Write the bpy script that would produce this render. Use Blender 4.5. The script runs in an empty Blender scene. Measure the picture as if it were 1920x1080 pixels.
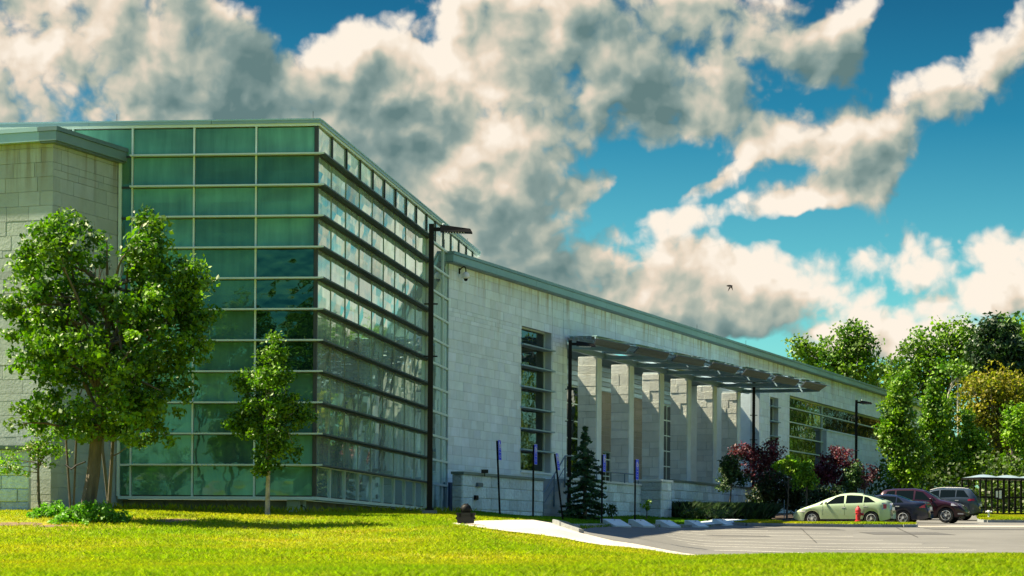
import bpy, math, random
import numpy as np
from mathutils import Vector, Matrix
from mathutils.geometry import delaunay_2d_cdt
random.seed(7); rng = np.random.default_rng(7)
S = bpy.context.scene
COL = S.collection
R = math.radians
F = 4300.0; HY = 1021.0; ROLL = 0.0068          # focal length in photo pixels, eye-level row, camera roll

# ------------------------------------------------------------------ camera
cd = bpy.data.cameras.new('camera'); cam = bpy.data.objects.new('camera', cd); COL.objects.link(cam)
cd.sensor_width = 36; cd.lens = 36 * F / 1920
cd.shift_y = (HY - 540) / 1920
cd.clip_start = 0.5; cd.clip_end = 6000
cam.rotation_euler = (R(90), -ROLL, 0)
cd.dof.use_dof = True; cd.dof.focus_distance = 84; cd.dof.aperture_fstop = 4.0
S.camera = cam
S.render.engine = 'CYCLES'
S.view_settings.view_transform = 'Standard'; S.view_settings.look = 'None'
S.view_settings.gamma = 1; S.view_settings.use_curve_mapping = False
EXPO = 1.9
S.view_settings.exposure = EXPO
S.cycles.max_bounces = 6; S.cycles.diffuse_bounces = 3; S.cycles.glossy_bounces = 4
S.cycles.transmission_bounces = 4; S.cycles.transparent_max_bounces = 4
S.cycles.caustics_reflective = False; S.cycles.caustics_refractive = False

# ------------------------------------------------------------------ sun
SUN_EL = 53.0
SD = Vector((-0.98, 0.20, 0)).normalized()       # horizontal direction towards the sun
sl = bpy.data.lights.new('sun', 'SUN'); so = bpy.data.objects.new('sun', sl); COL.objects.link(so)
sl.energy = 4.8; sl.angle = R(0.55); sl.color = (1.0, 0.86, 0.60)
sdir = Vector((SD.x * math.cos(R(SUN_EL)), SD.y * math.cos(R(SUN_EL)), math.sin(R(SUN_EL))))
so.rotation_euler = sdir.to_track_quat('Z', 'Y').to_euler(); so.location = (-60, 40, 80)

# ------------------------------------------------------------------ node helpers
def setin(n, **k):
    for a, v in k.items():
        n.inputs[a.replace('_', ' ')].default_value = v
class NT:
    def __init__(s, tree): s.t = tree; s.n = tree.nodes; s.l = tree.links
    def new(s, typ, **props):
        n = s.n.new(typ)
        for k, v in props.items(): setattr(n, k, v)
        return n
    def link(s, a, b): s.l.new(a, b)
    def put(s, sock, v):
        if hasattr(v, 'is_output') or isinstance(v, bpy.types.NodeSocket): s.l.new(v, sock)
        else: sock.default_value = v
    def math(s, op, a, b=0.0, c=None, clamp=False):
        n = s.n.new('ShaderNodeMath'); n.operation = op; n.use_clamp = clamp
        s.put(n.inputs[0], a); s.put(n.inputs[1], b)
        if c is not None: s.put(n.inputs[2], c)
        return n.outputs[0]
    def vmath(s, op, a, b=(0, 0, 0), scale=None):
        n = s.n.new('ShaderNodeVectorMath'); n.operation = op
        s.put(n.inputs[0], a); s.put(n.inputs[1], b)
        if scale is not None: s.put(n.inputs[3], scale)
        return n.outputs[0]
    def mapr(s, v, a, b, c=0.0, d=1.0, smooth=True):
        n = s.n.new('ShaderNodeMapRange'); n.interpolation_type = 'SMOOTHSTEP' if smooth else 'LINEAR'
        s.put(n.inputs[0], v)
        for i, x in enumerate((a, b, c, d)): s.put(n.inputs[i + 1], x)
        return n.outputs[0]
    def noise(s, vec, scale, detail=2.0, rough=0.5, dist=0.0, dim='3D'):
        n = s.n.new('ShaderNodeTexNoise'); n.noise_dimensions = dim
        s.put(n.inputs['Vector'], vec); n.inputs['Scale'].default_value = scale
        n.inputs['Detail'].default_value = detail; n.inputs['Roughness'].default_value = rough
        n.inputs['Distortion'].default_value = dist
        return n.outputs[0]
    def mix(s, f, a, b, mode='MIX'):
        n = s.n.new('ShaderNodeMix'); n.data_type = 'RGBA'; n.blend_type = mode
        s.put(n.inputs[0], f); s.put(n.inputs[6], a); s.put(n.inputs[7], b)
        return n.outputs[2]
    def ramp(s, f, stops, interp='LINEAR'):
        n = s.n.new('ShaderNodeValToRGB'); n.color_ramp.interpolation = interp
        e = n.color_ramp.elements
        while len(e) < len(stops): e.new(0.5)
        for i, (p, c) in enumerate(stops):
            e[i].position = p; e[i].color = (*c, 1)
        s.put(n.inputs[0], f); return n.outputs[0]
def c4(c): return (*c, 1)

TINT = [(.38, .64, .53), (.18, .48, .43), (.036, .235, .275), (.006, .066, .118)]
# ------------------------------------------------------------------ sky: Nishita sky with procedural clouds
def cloud_banks():
    g = bpy.data.node_groups.new('cloud_banks', 'ShaderNodeTree')
    g.interface.new_socket('Q', in_out='INPUT', socket_type='NodeSocketVector')
    g.interface.new_socket('D', in_out='OUTPUT', socket_type='NodeSocketFloat')
    t = NT(g); gi = t.new('NodeGroupInput'); go = t.new('NodeGroupOutput'); Q = gi.outputs[0]
    # banks of cloud: centre x, y, half sizes (1000 = 13.3 degrees), tilt, weight; they run on past the frame
    banks = [
        (40, 120, 330, 240, 0, 1.0), (365, 130, 190, 170, -12, 1.0),
        (500, 200, 170, 100, 12, .9), (640, 160, 150, 110, 25, 1.0), (860, 130, 240, 170, 0, 1.15), (700, 300, 400, 140, 0, 1.1), (150, 330, 330, 110, 0, 1.0), (560, 380, 240, 60, 0, .8),
        (1120, 100, 250, 180, 0, 1.1), (1380, 90, 200, 140, 0, 1.0), (1290, 240, 170, 70, -8, .7),
        (880, 390, 230, 90, 10, 1.0), (970, 470, 200, 85, 0, 1.15), (1100, 570, 160, 80, 0, 1.1), (1090, 350, 80, 28, 20, .6),
        (1590, 60, 110, 60, 65, .85), (1480, 270, 125, 60, 14, .95),
        (1690, 210, 120, 100, 20, 1.05), (1625, 340, 90, 130, 8, 1.05), (1880, 120, 150, 90, 48, 1.0),
        (1300, 405, 200, 50, 12, 1.05), (1490, 375, 110, 40, 8, .8), (1340, 340, 70, 24, 18, .7),
        (1380, 520, 180, 75, 6, 1.1), (1640, 490, 200, 55, 12, .95), (1480, 585, 260, 45, 0, .85), (1810, 560, 180, 70, 6, .85),
        (1250, 520, 200, 70, 0, .75), (1900, 470, 80, 40, 0, .85), (1640, 650, 230, 45, 0, .8), (1200, 600, 200, 70, 0, .9),
        (2200, 420, 330, 190, 10, 1.0), (2500, 150, 300, 200, 20, 1.0), (2650, 560, 340, 150, 0, 1.0), (2960, 330, 320, 230, 0, 1.0), (2250, -60, 330, 110, 0, 1.0),
    ]
    acc = None
    for (px, py, rx, ry, rot, wt) in banks:
        m = t.new('ShaderNodeMapping'); m.vector_type = 'TEXTURE'
        t.link(Q, m.inputs['Vector'])
        u = math.atan((px - 960) / F) * F / 1000; v = math.atan((HY - py) / F) * F / 1000
        m.inputs['Location'].default_value = (u, v, 0)
        m.inputs['Rotation'].default_value = (0, 0, R(rot))
        m.inputs['Scale'].default_value = (rx / 1000 * 1.3, ry / 1000 * 1.3, 9)
        gr = t.new('ShaderNodeTexGradient', gradient_type='SPHERICAL'); t.link(m.outputs[0], gr.inputs[0])
        acc = t.math('MULTIPLY', gr.outputs[1], wt) if acc is None else t.math('MULTIPLY_ADD', gr.outputs[1], wt, acc)
    acc = t.math('SUBTRACT', 1.0, t.math('EXPONENT', t.math('MULTIPLY', acc, -2.2)))
    # the same kind of broken cumulus goes on over the rest of the sky
    sep = t.new('ShaderNodeSeparateXYZ'); t.link(Q, sep.inputs[0])
    o1 = t.mapr(t.math('MULTIPLY', sep.outputs[0], -1), 0.95, 1.35); o2 = t.mapr(sep.outputs[0], 2.1, 2.6)
    out = t.math('MAXIMUM', t.math('MAXIMUM', o1, o2), t.mapr(sep.outputs[1], 1.15, 1.5))
    gen = t.mapr(t.noise(Q, 0.9, 1.0, dim='2D'), 0.42, 0.66, 0.0, 0.95)
    t.link(t.math('MAXIMUM', acc, t.math('MULTIPLY', gen, out)), go.inputs[0])
    return g
def cloud_texture(name, det, vdet):
    g = bpy.data.node_groups.new(name, 'ShaderNodeTree')
    g.interface.new_socket('Q', in_out='INPUT', socket_type='NodeSocketVector')
    g.interface.new_socket('T', in_out='OUTPUT', socket_type='NodeSocketFloat')
    t = NT(g); gi = t.new('NodeGroupInput'); go = t.new('NodeGroupOutput'); Q = gi.outputs[0]
    f1 = t.noise(Q, 4.2, det, 0.60, dim='2D')
    vo = t.new('ShaderNodeTexVoronoi', feature='SMOOTH_F1', voronoi_dimensions='2D'); t.put(vo.inputs['Vector'], Q)
    vo.inputs['Scale'].default_value = 7.5; vo.inputs['Detail'].default_value = vdet; vo.inputs['Roughness'].default_value = 0.6
    vo.inputs['Smoothness'].default_value = 0.5; vo.inputs['Lacunarity'].default_value = 2.3
    puff = t.math('SUBTRACT', 0.40, vo.outputs['Distance'])
    t.link(t.math('ADD', t.math('MULTIPLY', t.math('SUBTRACT', f1, 0.5), 1.5), t.math('MULTIPLY', puff, 0.55)), go.inputs[0])
    return g
W = bpy.data.worlds.new('World'); S.world = W; W.use_nodes = True
wt = NT(W.node_tree); wt.n.clear()
wo = wt.new('ShaderNodeOutputWorld'); bg = wt.new('ShaderNodeBackground'); wt.link(bg.outputs[0], wo.inputs[0])
sky = wt.new('ShaderNodeTexSky', sky_type='NISHITA'); sky.sun_disc = False
sky.sun_elevation = R(SUN_EL); sky.sun_rotation = math.atan2(SD.x, SD.y); sky.air_density = 1.0; sky.dust_density = 0.6; sky.ozone_density = 2.0
tc = wt.new('ShaderNodeTexCoord'); sp = wt.new('ShaderNodeSeparateXYZ'); wt.link(tc.outputs['Generated'], sp.inputs[0])
az = wt.math('ARCTAN2', sp.outputs[0], sp.outputs[1]); el = wt.math('ARCSINE', sp.outputs[2])
cb = wt.new('ShaderNodeCombineXYZ')
wt.link(wt.math('MULTIPLY', az, F / 1000), cb.inputs[0]); wt.link(wt.math('MULTIPLY', el, F / 1000), cb.inputs[1])
P = cb.outputs[0]
wn = wt.new('ShaderNodeTexNoise', noise_dimensions='2D'); wt.put(wn.inputs['Vector'], P)
wn.inputs['Scale'].default_value = 5.0; wn.inputs['Detail'].default_value = 4.0; wn.inputs['Roughness'].default_value = .6
Q = wt.vmath('ADD', P, wt.vmath('SCALE', wt.vmath('SUBTRACT', wn.outputs['Color'], (0.5, 0.5, 0.5)), scale=0.055))
def grp(g, vec):
    n = wt.new('ShaderNodeGroup'); n.node_tree = g; wt.link(vec, n.inputs[0]); return n.outputs[0]
gt = cloud_texture('cloud_texture', 8.0, 2.5)
cbk = cloud_banks(); bank = grp(cbk, Q); bank1 = grp(cbk, wt.vmath('ADD', Q, (-0.035, 0.06, 0))); T0 = grp(gt, Q); T1 = grp(cloud_texture('cloud_texture_soft', 4.0, 1.5), wt.vmath('ADD', Q, (-0.026, 0.034, 0)))
D0 = wt.math('ADD', wt.math('SUBTRACT', bank, 0.485), wt.math('MULTIPLY', T0, 0.50))
relief = wt.math('ADD', wt.math('SUBTRACT', T0, T1), wt.math('MULTIPLY', wt.math('SUBTRACT', bank, bank1), 1.1))
mask = wt.mapr(D0, 0.01, 0.21)
thick = wt.mapr(D0, 0.10, 0.60)
big = wt.noise(Q, 3.1, 3.0, dim='2D')
lit = wt.math('ADD', wt.math('MULTIPLY', relief, 1.1), wt.math('SUBTRACT', 0.69, wt.math('MULTIPLY', thick, 0.34)))
lit = wt.math('ADD', lit, wt.math('MULTIPLY', wt.math('SUBTRACT', big, 0.5), 1.6))
# banks low in the sky are brighter, those overhead show their grey bases
lit = wt.math('ADD', lit, wt.mapr(sp.outputs[2], 0.06, 0.24, 0.24, -0.14, False), clamp=True)
K = 1.0 / (2 ** EXPO)
def kc(c, k=K): return tuple(x * k for x in c)
cc = wt.ramp(lit, [(0.0, kc((.13, .22, .22))), (0.28, kc((.25, .34, .32))), (0.52, kc((.48, .51, .43))), (0.76, kc((.82, .70, .56))), (1.0, kc((1.0, .90, .77)))])
tint = wt.ramp(sp.outputs[2], [(0.0, TINT[0]), (0.10, TINT[1]), (0.18, TINT[2]), (0.28, TINT[3]), (0.62, (.42, .72, .95))])  # last stop brightens the unseen overhead sky to fill shaded walls
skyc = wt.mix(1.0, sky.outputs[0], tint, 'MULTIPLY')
SKYS = 0.075
cc = wt.vmath('SCALE', cc, scale=1.0 / SKYS)
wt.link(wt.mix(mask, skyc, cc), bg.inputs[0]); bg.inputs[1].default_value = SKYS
W.cycles.sampling_method = 'MANUAL'; W.cycles.sample_map_resolution = 512

# ------------------------------------------------------------------ materials
MATS = {}
def mat(name, col, rough=0.6, metal=0.0, spec=0.5, var=0.0, vscale=3.0, bump=0.0, bscale=20.0, stain=0.0, stainc=(0.1, 0.1, 0.09), coat=0.0, aniso=(1, 1, 1), bdist=0.02, ior=1.45, detail=5.0):
    m = bpy.data.materials.new(name); m.use_nodes = True; t = NT(m.node_tree)
    b = t.n['Principled BSDF']; b.inputs['Roughness'].default_value = rough; b.inputs['Metallic'].default_value = metal
    b.inputs['Specular IOR Level'].default_value = spec; b.inputs['Coat Weight'].default_value = coat; b.inputs['IOR'].default_value = ior
    g = t.new('ShaderNodeNewGeometry'); at = t.new('ShaderNodeAttribute', attribute_name='tone')
    pos = g.outputs['Position']
    if aniso != (1, 1, 1): pos = t.vmath('MULTIPLY', pos, aniso)
    c = t.mix(1.0, c4(col), at.outputs['Color'], 'MULTIPLY')
    if var > 0:
        n = t.noise(pos, vscale, detail, 0.6)
        c = t.mix(1.0, c, t.ramp(n, [(0.25, (1 - var,) * 3), (0.75, (1 + var,) * 3)]), 'MULTIPLY')
    if stain > 0:
        n = t.noise(t.vmath('MULTIPLY', pos, (1, 1, 0.25)), 1.1, 6.0, 0.65)
        c = t.mix(t.math('MULTIPLY', t.mapr(n, 0.55, 0.75), stain), c, c4(stainc))
    t.link(c, b.inputs['Base Color'])
    if bump > 0:
        bn = t.new('ShaderNodeBump'); bn.inputs['Strength'].default_value = bump; bn.inputs['Distance'].default_value = bdist
        t.link(t.noise(pos, bscale, 4.0, 0.6), bn.inputs['Height']); t.link(bn.outputs[0], b.inputs['Normal'])
    MATS[name] = m; return m
M_stone = mat('limestone', (.66, .78, .83), .85, var=.08, vscale=2.2, bump=.5, bscale=14, stain=.30, stainc=(.46, .46, .40))
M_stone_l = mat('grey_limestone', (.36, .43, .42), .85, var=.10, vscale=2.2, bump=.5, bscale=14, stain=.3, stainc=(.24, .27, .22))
M_pier = mat('pier_stone', (.66, .70, .66), .85, var=.10, vscale=2.2, bump=.6, bscale=12, stain=.3, stainc=(.45, .44, .36))
M_recess = mat('brown_recess_shade', (.24, .23, .20), .85, var=.12, vscale=1.2, bump=.4, bscale=10)  # brown back wall, colour deepened for the shade inside the porch
def streaks(m, top, col):
    t = NT(m.node_tree); b = t.n['Principled BSDF']; src_ = b.inputs['Base Color'].links[0].from_socket
    g = t.new('ShaderNodeNewGeometry'); sp_ = t.new('ShaderNodeSeparateXYZ'); t.link(g.outputs['Position'], sp_.inputs[0])
    n = t.noise(t.vmath('MULTIPLY', g.outputs['Position'], (1, 1, .05)), 3.2, 6.0, .65)
    n2 = t.noise(t.vmath('MULTIPLY', g.outputs['Position'], (1, 1, .5)), .35, 3.0, .5)
    f = t.math('MULTIPLY', t.mapr(n, .46, .66), t.mapr(t.math('ADD', sp_.outputs[2], t.math('MULTIPLY', n2, 3.2)), top + .2, top + 1.9))
    low = t.math('MULTIPLY', t.mapr(n2, .35, .6), t.mapr(sp_.outputs[2], 2.4, 1.0))
    c = t.mix(t.math('MULTIPLY', f, .75), src_, c4(col)); c = t.mix(t.math('MULTIPLY', low, .35), c, c4((.30, .33, .30)))
    t.link(c, b.inputs['Base Color'])
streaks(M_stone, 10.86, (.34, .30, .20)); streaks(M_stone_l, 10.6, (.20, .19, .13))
M_stone2 = mat('split_face_stone', (.50, .64, .70), .9, var=.22, vscale=9, bump=1.0, bscale=11, bdist=.06, stain=.4, stainc=(.2, .2, .18))
M_joint = mat('mortar_backing', (.44, .53, .56), .9, var=.1)
M_found = mat('foundation_block', (.20, .20, .18), .9, var=.2, vscale=3, bump=.5, bscale=14)
M_alu = mat('aluminium_frame', (.58, .72, .67), .45, metal=.1, var=.05)
M_alud = mat('dark_frame', (.045, .055, .058), .45, metal=.3)
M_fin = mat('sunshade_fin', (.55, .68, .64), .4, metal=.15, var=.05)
M_finshade = mat('fin_shade_tone', (.035, .06, .07), .5, metal=.0, spec=.3, var=.05)  # fin paint of the receding face, darkened to carry its underside shade
M_fascia = mat('zinc_fascia', (.26, .40, .42), .42, metal=.45, var=.08, vscale=.8)
M_fasciad = mat('zinc_fascia_band', (.13, .19, .21), .45, metal=.4, var=.08)
M_canopy = mat('canopy_steel', (.25, .38, .47), .45, metal=.3, var=.06)
M_louvre = mat('canopy_louvre', (.085, .105, .118), .6, metal=.2, var=.08)
M_bronze = mat('dark_bronze_paint', (.0035, .0038, .004), .55, metal=.0, var=.1, spec=.25)
M_conc = mat('concrete', (.50, .58, .62), .9, var=.12, vscale=1.5, bump=.3, bscale=30)
M_walk = mat('sidewalk_concrete', (.44, .39, .33), .9, var=.12, vscale=.9, bump=.2, bscale=30, stain=.25, stainc=(.25, .22, .18))
M_kerb = mat('granite_kerb', (.22, .24, .25), .85, var=.25, vscale=6, bump=.6, bscale=16)
M_asph = mat('asphalt', (.105, .105, .10), .9, var=.22, vscale=.35, bump=.4, bscale=60, stain=.35, stainc=(.06, .06, .06), aniso=(1, .6, 1))
M_paint = mat('road_paint', (.62, .60, .55), .8, var=.18, vscale=2.5)
M_blue = mat('sign_blue', (.004, .05, .80), .6, spec=.2)
M_white = mat('white_enamel', (.75, .75, .73), .5)
M_black = mat('black_plastic', (.004, .004, .0045), .6, var=.2, spec=.3)
M_case = mat('grey_case_plastic', (.012, .014, .014), .55, var=.2, bump=.3)
M_rail = mat('blue_grey_rail', (.10, .16, .22), .5, metal=.3)
M_door = mat('blue_door_paint', (.035, .06, .11), .5, var=.1)
M_bark = mat('bark', (.10, .085, .065), .9, var=.4, vscale=9, bump=1.0, bscale=22, aniso=(1, 1, .25))
M_barkl = mat('pale_bark', (.34, .32, .28), .9, var=.4, vscale=7, bump=.8, bscale=18)
M_hyd = mat('hydrant_red', (.42, .025, .035), .5, var=.12, vscale=8)
M_tyre = mat('tyre_rubber', (.012, .012, .012), .85)
M_rim = mat('alloy_rim', (.62, .63, .63), .35, metal=.3)
M_cglass = mat('car_glass', (.003, .006, .007), .08, spec=.2, ior=1.3)
M_red = mat('tail_lamp_red', (.35, .01, .03), .15, spec=.8)
M_lamp = mat('clear_lamp', (.45, .45, .47), .12, metal=.3, spec=.8)
M_dome = mat('shelter_dome', (.20, .27, .30), .3, spec=.6)
M_mulch = mat('mulch', (.05, .035, .025), .95, var=.4, vscale=6, bump=1, bscale=20)
M_blossom = mat('blossom', (.62, .60, .40), .8)
M_soil = mat('bare_soil', (.13, .085, .05), .95, var=.35, vscale=8, bump=1, bscale=30)
M_brick = mat('red_paver', (.22, .09, .06), .9, var=.3, vscale=6)

def carpaint(name, col, metal=.25):
    m = mat(name, col, .30, metal=metal, coat=.45, spec=.35, var=.03); return m

def glass(name, col, spec=.5, rough=.02, wave=.35, ior=1.5, metal=.0, wscale=1.3, streak=.25, stint=(1, 1, 1)):
    m = bpy.data.materials.new(name); m.use_nodes = True; t = NT(m.node_tree); b = t.n['Principled BSDF']
    g = t.new('ShaderNodeNewGeometry'); at = t.new('ShaderNodeAttribute', attribute_name='tone')
    n = t.noise(t.vmath('MULTIPLY', g.outputs['Position'], (1, 1, .12)), 3.0, 5.0, .6)
    lo = t.noise(t.vmath('MULTIPLY', g.outputs['Position'], (.5, .5, 1.0)), .8, 3.0, .5)
    c = t.mix(1.0, c4(col), at.outputs['Color'], 'MULTIPLY')
    c = t.mix(1.0, c, t.ramp(n, [(.3, (1 - streak,) * 3), (.7, (1 + streak,) * 3)]), 'MULTIPLY')
    c = t.mix(1.0, c, t.ramp(lo, [(.3, (.8, .75, .75)), (.7, (1.15, 1.3, 1.15))]), 'MULTIPLY')
    t.link(c, b.inputs['Base Color']); b.inputs['Roughness'].default_value = rough; b.inputs['Metallic'].default_value = metal
    b.inputs['IOR'].default_value = ior; b.inputs['Specular IOR Level'].default_value = spec; b.inputs['Specular Tint'].default_value = (*stint, 1)
    bn = t.new('ShaderNodeBump'); bn.inputs['Strength'].default_value = wave; bn.inputs['Distance'].default_value = .02
    t.link(t.noise(t.vmath('MULTIPLY', g.outputs['Position'], (1, 1, 1.6)), wscale, 1.5, .4), bn.inputs['Height']); t.link(bn.outputs[0], b.inputs['Normal'])
    MATS[name] = m; return m
G_front = glass('green_glass', (.105, .26, .195), ior=1.75, wave=.30, stint=(.55, 1, .7))
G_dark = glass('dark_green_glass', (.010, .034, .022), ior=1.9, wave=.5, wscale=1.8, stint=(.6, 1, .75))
G_side = glass('reflective_side_glass', (.46, .64, .62), ior=1.6, metal=.5, wave=.07, wscale=.9, stint=(.85, 1, .92))
G_win = glass('dark_window_glass', (.006, .014, .012), ior=1.55, wave=.45, wscale=1.4)

def leafmat(name, col, col2, trans=.38, rough=.55, spec=.35):
    m = bpy.data.materials.new(name); m.use_nodes = True; t = NT(m.node_tree); b = t.n['Principled BSDF']; o = t.n['Material Output']
    at = t.new('ShaderNodeAttribute', attribute_name='tone'); g = t.new('ShaderNodeNewGeometry')
    sepc = t.new('ShaderNodeSeparateColor'); t.link(at.outputs['Color'], sepc.inputs[0])
    c = t.mix(sepc.outputs[1], c4(col), c4(col2))
    c = t.vmath('SCALE', c, scale=sepc.outputs[0])
    t.link(c, b.inputs['Base Color']); b.inputs['Roughness'].default_value = rough; b.inputs['Specular IOR Level'].default_value = spec
    tr = t.new('ShaderNodeBsdfTranslucent')
    t.link(t.mix(1.0, c, (1.25, 1.5, .45, 1), 'MULTIPLY'), tr.inputs[0])
    mx = t.new('ShaderNodeMixShader'); mx.inputs[0].default_value = trans
    t.link(b.outputs[0], mx.inputs[1]); t.link(tr.outputs[0], mx.inputs[2]); t.link(mx.outputs[0], o.inputs[0])
    MATS[name] = m; return m
L_main = leafmat('maple_leaf', (.035, .115, .004), (.13, .25, .008), .30, .5, .4)
L_young = leafmat('young_leaf', (.07, .19, .012), (.17, .30, .025))
L_col = leafmat('columnar_leaf', (.045, .14, .006), (.17, .29, .010), .28)
L_bg = leafmat('woodland_leaf', (.04, .125, .008), (.15, .26, .012), .28)
L_olive = leafmat('olive_leaf', (.13, .17, .012), (.24, .20, .015))
L_pine = leafmat('pine_needle', (.012, .04, .012), (.025, .065, .015), .15)
L_spruce = leafmat('spruce_needle', (.015, .06, .030), (.04, .11, .035), .15)
L_plum = leafmat('plum_leaf', (.05, .009, .022), (.15, .03, .06), .25)
L_dark = leafmat('dark_shrub_leaf', (.012, .03, .010), (.03, .07, .015), .2)
L_weed = leafmat('weed_leaf', (.06, .20, .01), (.13, .30, .02))
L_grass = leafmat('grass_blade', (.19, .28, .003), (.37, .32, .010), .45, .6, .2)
L_lawn = leafmat('lawn_blade_shade_tone', (.06, .17, .006), (.12, .22, .01), .4, .6, .2)  # grass copy with the building's shade put into a darker green

# ------------------------------------------------------------------ mesh helpers
def wloc(o):
    v = Vector((0, 0, 0))
    while o is not None: v += o.location; o = o.parent
    return v
def tag(o, label=None, cat=None, group=None, kind=None):
    if label: o['label'] = label
    if cat: o['category'] = cat
    if group: o['group'] = group
    if kind: o['kind'] = kind
    return o
def empty(name, loc=(0, 0, 0), label=None, cat=None, group=None):
    o = bpy.data.objects.new(name, None); o.empty_display_size = .3; o.location = loc; COL.objects.link(o)
    return tag(o, label, cat, group)
def mesh_np(name, V, Fc, material, parent=None, tone=None, smooth=False):
    """V (n,3), Fc (m,k) arrays"""
    me = bpy.data.meshes.new(name); off = np.array(wloc(parent)) if parent is not None else np.zeros(3)
    V = np.asarray(V, float) - off; Fc = np.asarray(Fc, np.int32)
    me.vertices.add(len(V)); me.vertices.foreach_set('co', V.astype(np.float32).ravel())
    k = Fc.shape[1]; me.loops.add(Fc.size); me.loops.foreach_set('vertex_index', Fc.ravel())
    me.polygons.add(len(Fc)); me.polygons.foreach_set('loop_start', np.arange(0, Fc.size, k, dtype=np.int32))
    me.polygons.foreach_set('loop_total', np.full(len(Fc), k, np.int32))
    me.update(calc_edges=True)
    a = me.color_attributes.new('tone', 'FLOAT_COLOR', 'POINT')
    T = np.ones((len(V), 4), np.float32)
    if tone is not None: T[:, :3] = tone
    a.data.foreach_set('color', T.ravel())
    if smooth: me.polygons.foreach_set('use_smooth', np.ones(len(Fc), bool))
    me.materials.append(material)
    o = bpy.data.objects.new(name, me); COL.objects.link(o); o.parent = parent
    return o
class MB:
    def __init__(s): s.v = []; s.f = []; s.t = []
    def add(s, vs, fs, tone=1.0):
        n = len(s.v); s.v += [tuple(v) for v in vs]; s.f += [tuple(i + n for i in f) for f in fs]
        tt = tone if isinstance(tone, tuple) else (tone,) * 3
        s.t += [tt] * len(vs); return s
    def hexa(s, p, tone=1.0):   # 8 points: bottom 4 ccw, top 4
        return s.add(p, [(0, 3, 2, 1), (4, 5, 6, 7), (0, 1, 5, 4), (1, 2, 6, 5), (2, 3, 7, 6), (3, 0, 4, 7)], tone)
    def box(s, x0, x1, y0, y1, z0, z1, tone=1.0):
        return s.hexa([(x0, y0, z0), (x1, y0, z0), (x1, y1, z0), (x0, y1, z0), (x0, y0, z1), (x1, y0, z1), (x1, y1, z1), (x0, y1, z1)], tone)
    def fbox(s, fr, a0, a1, b0, b1, c0, c1, tone=1.0, bev=0.0):
        if bev <= 0:
            return s.hexa([fr(a, b, c) for c in (c0, c1) for (a, b) in ((a0, b0), (a1, b0), (a1, b1), (a0, b1))], tone)
        # chamfered face at b1 side (b1 = outward)
        P = [fr(a, b0, c) for (a, c) in ((a0, c0), (a1, c0), (a1, c1), (a0, c1))]
        Q = [fr(a, b1 - bev, c) for (a, c) in ((a0, c0), (a1, c0), (a1, c1), (a0, c1))]
        T = [fr(a, b1, c) for (a, c) in ((a0 + bev, c0 + bev), (a1 - bev, c0 + bev), (a1 - bev, c1 - bev), (a0 + bev, c1 - bev))]
        fs = [(8, 9, 10, 11)]
        for i in range(4):
            j = (i + 1) % 4; fs += [(i, j, j + 4, i + 4), (i + 4, j + 4, j + 8, i + 8)]
        return s.add(P + Q + T, fs, tone)
    def tube(s, pts, rad, n=8, tone=1.0, cap=True):
        pts = [Vector(p) for p in pts]
        if not hasattr(rad, '__len__'): rad = [rad] * len(pts)
        vs = []; up = Vector((0, 0, 1))
        for i, p in enumerate(pts):
            d = (pts[min(i + 1, len(pts) - 1)] - pts[max(i - 1, 0)]).normalized()
            a = d.cross(up if abs(d.z) < .95 else Vector((1, 0, 0))).normalized(); b = d.cross(a)
            for k in range(n):
                th = 2 * math.pi * k / n; vs.append(p + (a * math.cos(th) + b * math.sin(th)) * rad[i])
        fs = []
        for i in range(len(pts) - 1):
            for k in range(n):
                fs.append((i * n + k, i * n + (k + 1) % n, (i + 1) * n + (k + 1) % n, (i + 1) * n + k))
        if cap: fs += [tuple(range(n - 1, -1, -1)), tuple(range((len(pts) - 1) * n, len(pts) * n))]
        return s.add(vs, fs, tone)
    def lathe(s, prof, c=(0, 0, 0), n=16, axis='Z', tone=1.0):
        vs = []; 
        for (r, h) in prof:
            for k in range(n):
                th = 2 * math.pi * k / n; a, b = r * math.cos(th), r * math.sin(th)
                if axis == 'Z': v = (a, b, h)
                elif axis == 'Y': v = (a, h, b)
                else: v = (h, a, b)
                vs.append((v[0] + c[0], v[1] + c[1], v[2] + c[2]))
        fs = []
        for i in range(len(prof) - 1):
            for k in range(n):
                fs.append((i * n + k, i * n + (k + 1) % n, (i + 1) * n + (k + 1) % n, (i + 1) * n + k))
        fs += [tuple(range(n - 1, -1, -1)), tuple(range((len(prof) - 1) * n, len(prof) * n))]
        return s.add(vs, fs, tone)
    def build(s, name, material, parent=None, smooth=False, label=None, kind=None):
        off = wloc(parent) if parent is not None else Vector((0, 0, 0))
        me = bpy.data.meshes.new(name)
        me.from_pydata([(v[0] - off.x, v[1] - off.y, v[2] - off.z) for v in s.v], [], s.f)
        a = me.color_attributes.new('tone', 'FLOAT_COLOR', 'POINT')
        T = np.ones((len(s.v), 4), np.float32); T[:, :3] = s.t
        a.data.foreach_set('color', T.ravel())
        if smooth:
            for p in me.polygons: p.use_smooth = True
        me.materials.append(material); me.update()
        o = bpy.data.objects.new(name, me); COL.objects.link(o); o.parent = parent
        if label: o['label'] = label
        if kind: o['kind'] = kind
        return o
def instance(src, parent, loc, name=None):
    c = src.copy(); COL.objects.link(c); c.parent = parent; c.location = loc; return c
def copy_thing(root, loc, rotz=None, label=None):
    def rec(o, par):
        c = o.copy(); COL.objects.link(c); c.parent = par
        for ch in list(o.children): rec(ch, c)
        return c
    r = rec(root, None); r.location = loc
    if rotz is not None: r.rotation_euler = (0, 0, rotz)
    if label: r['label'] = label
    return r
def world(px, py, d):
    a, b = px - 960, py - HY
    return Vector(((a + ROLL * b) * d / F, d, -(b - ROLL * a) * d / F))
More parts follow.
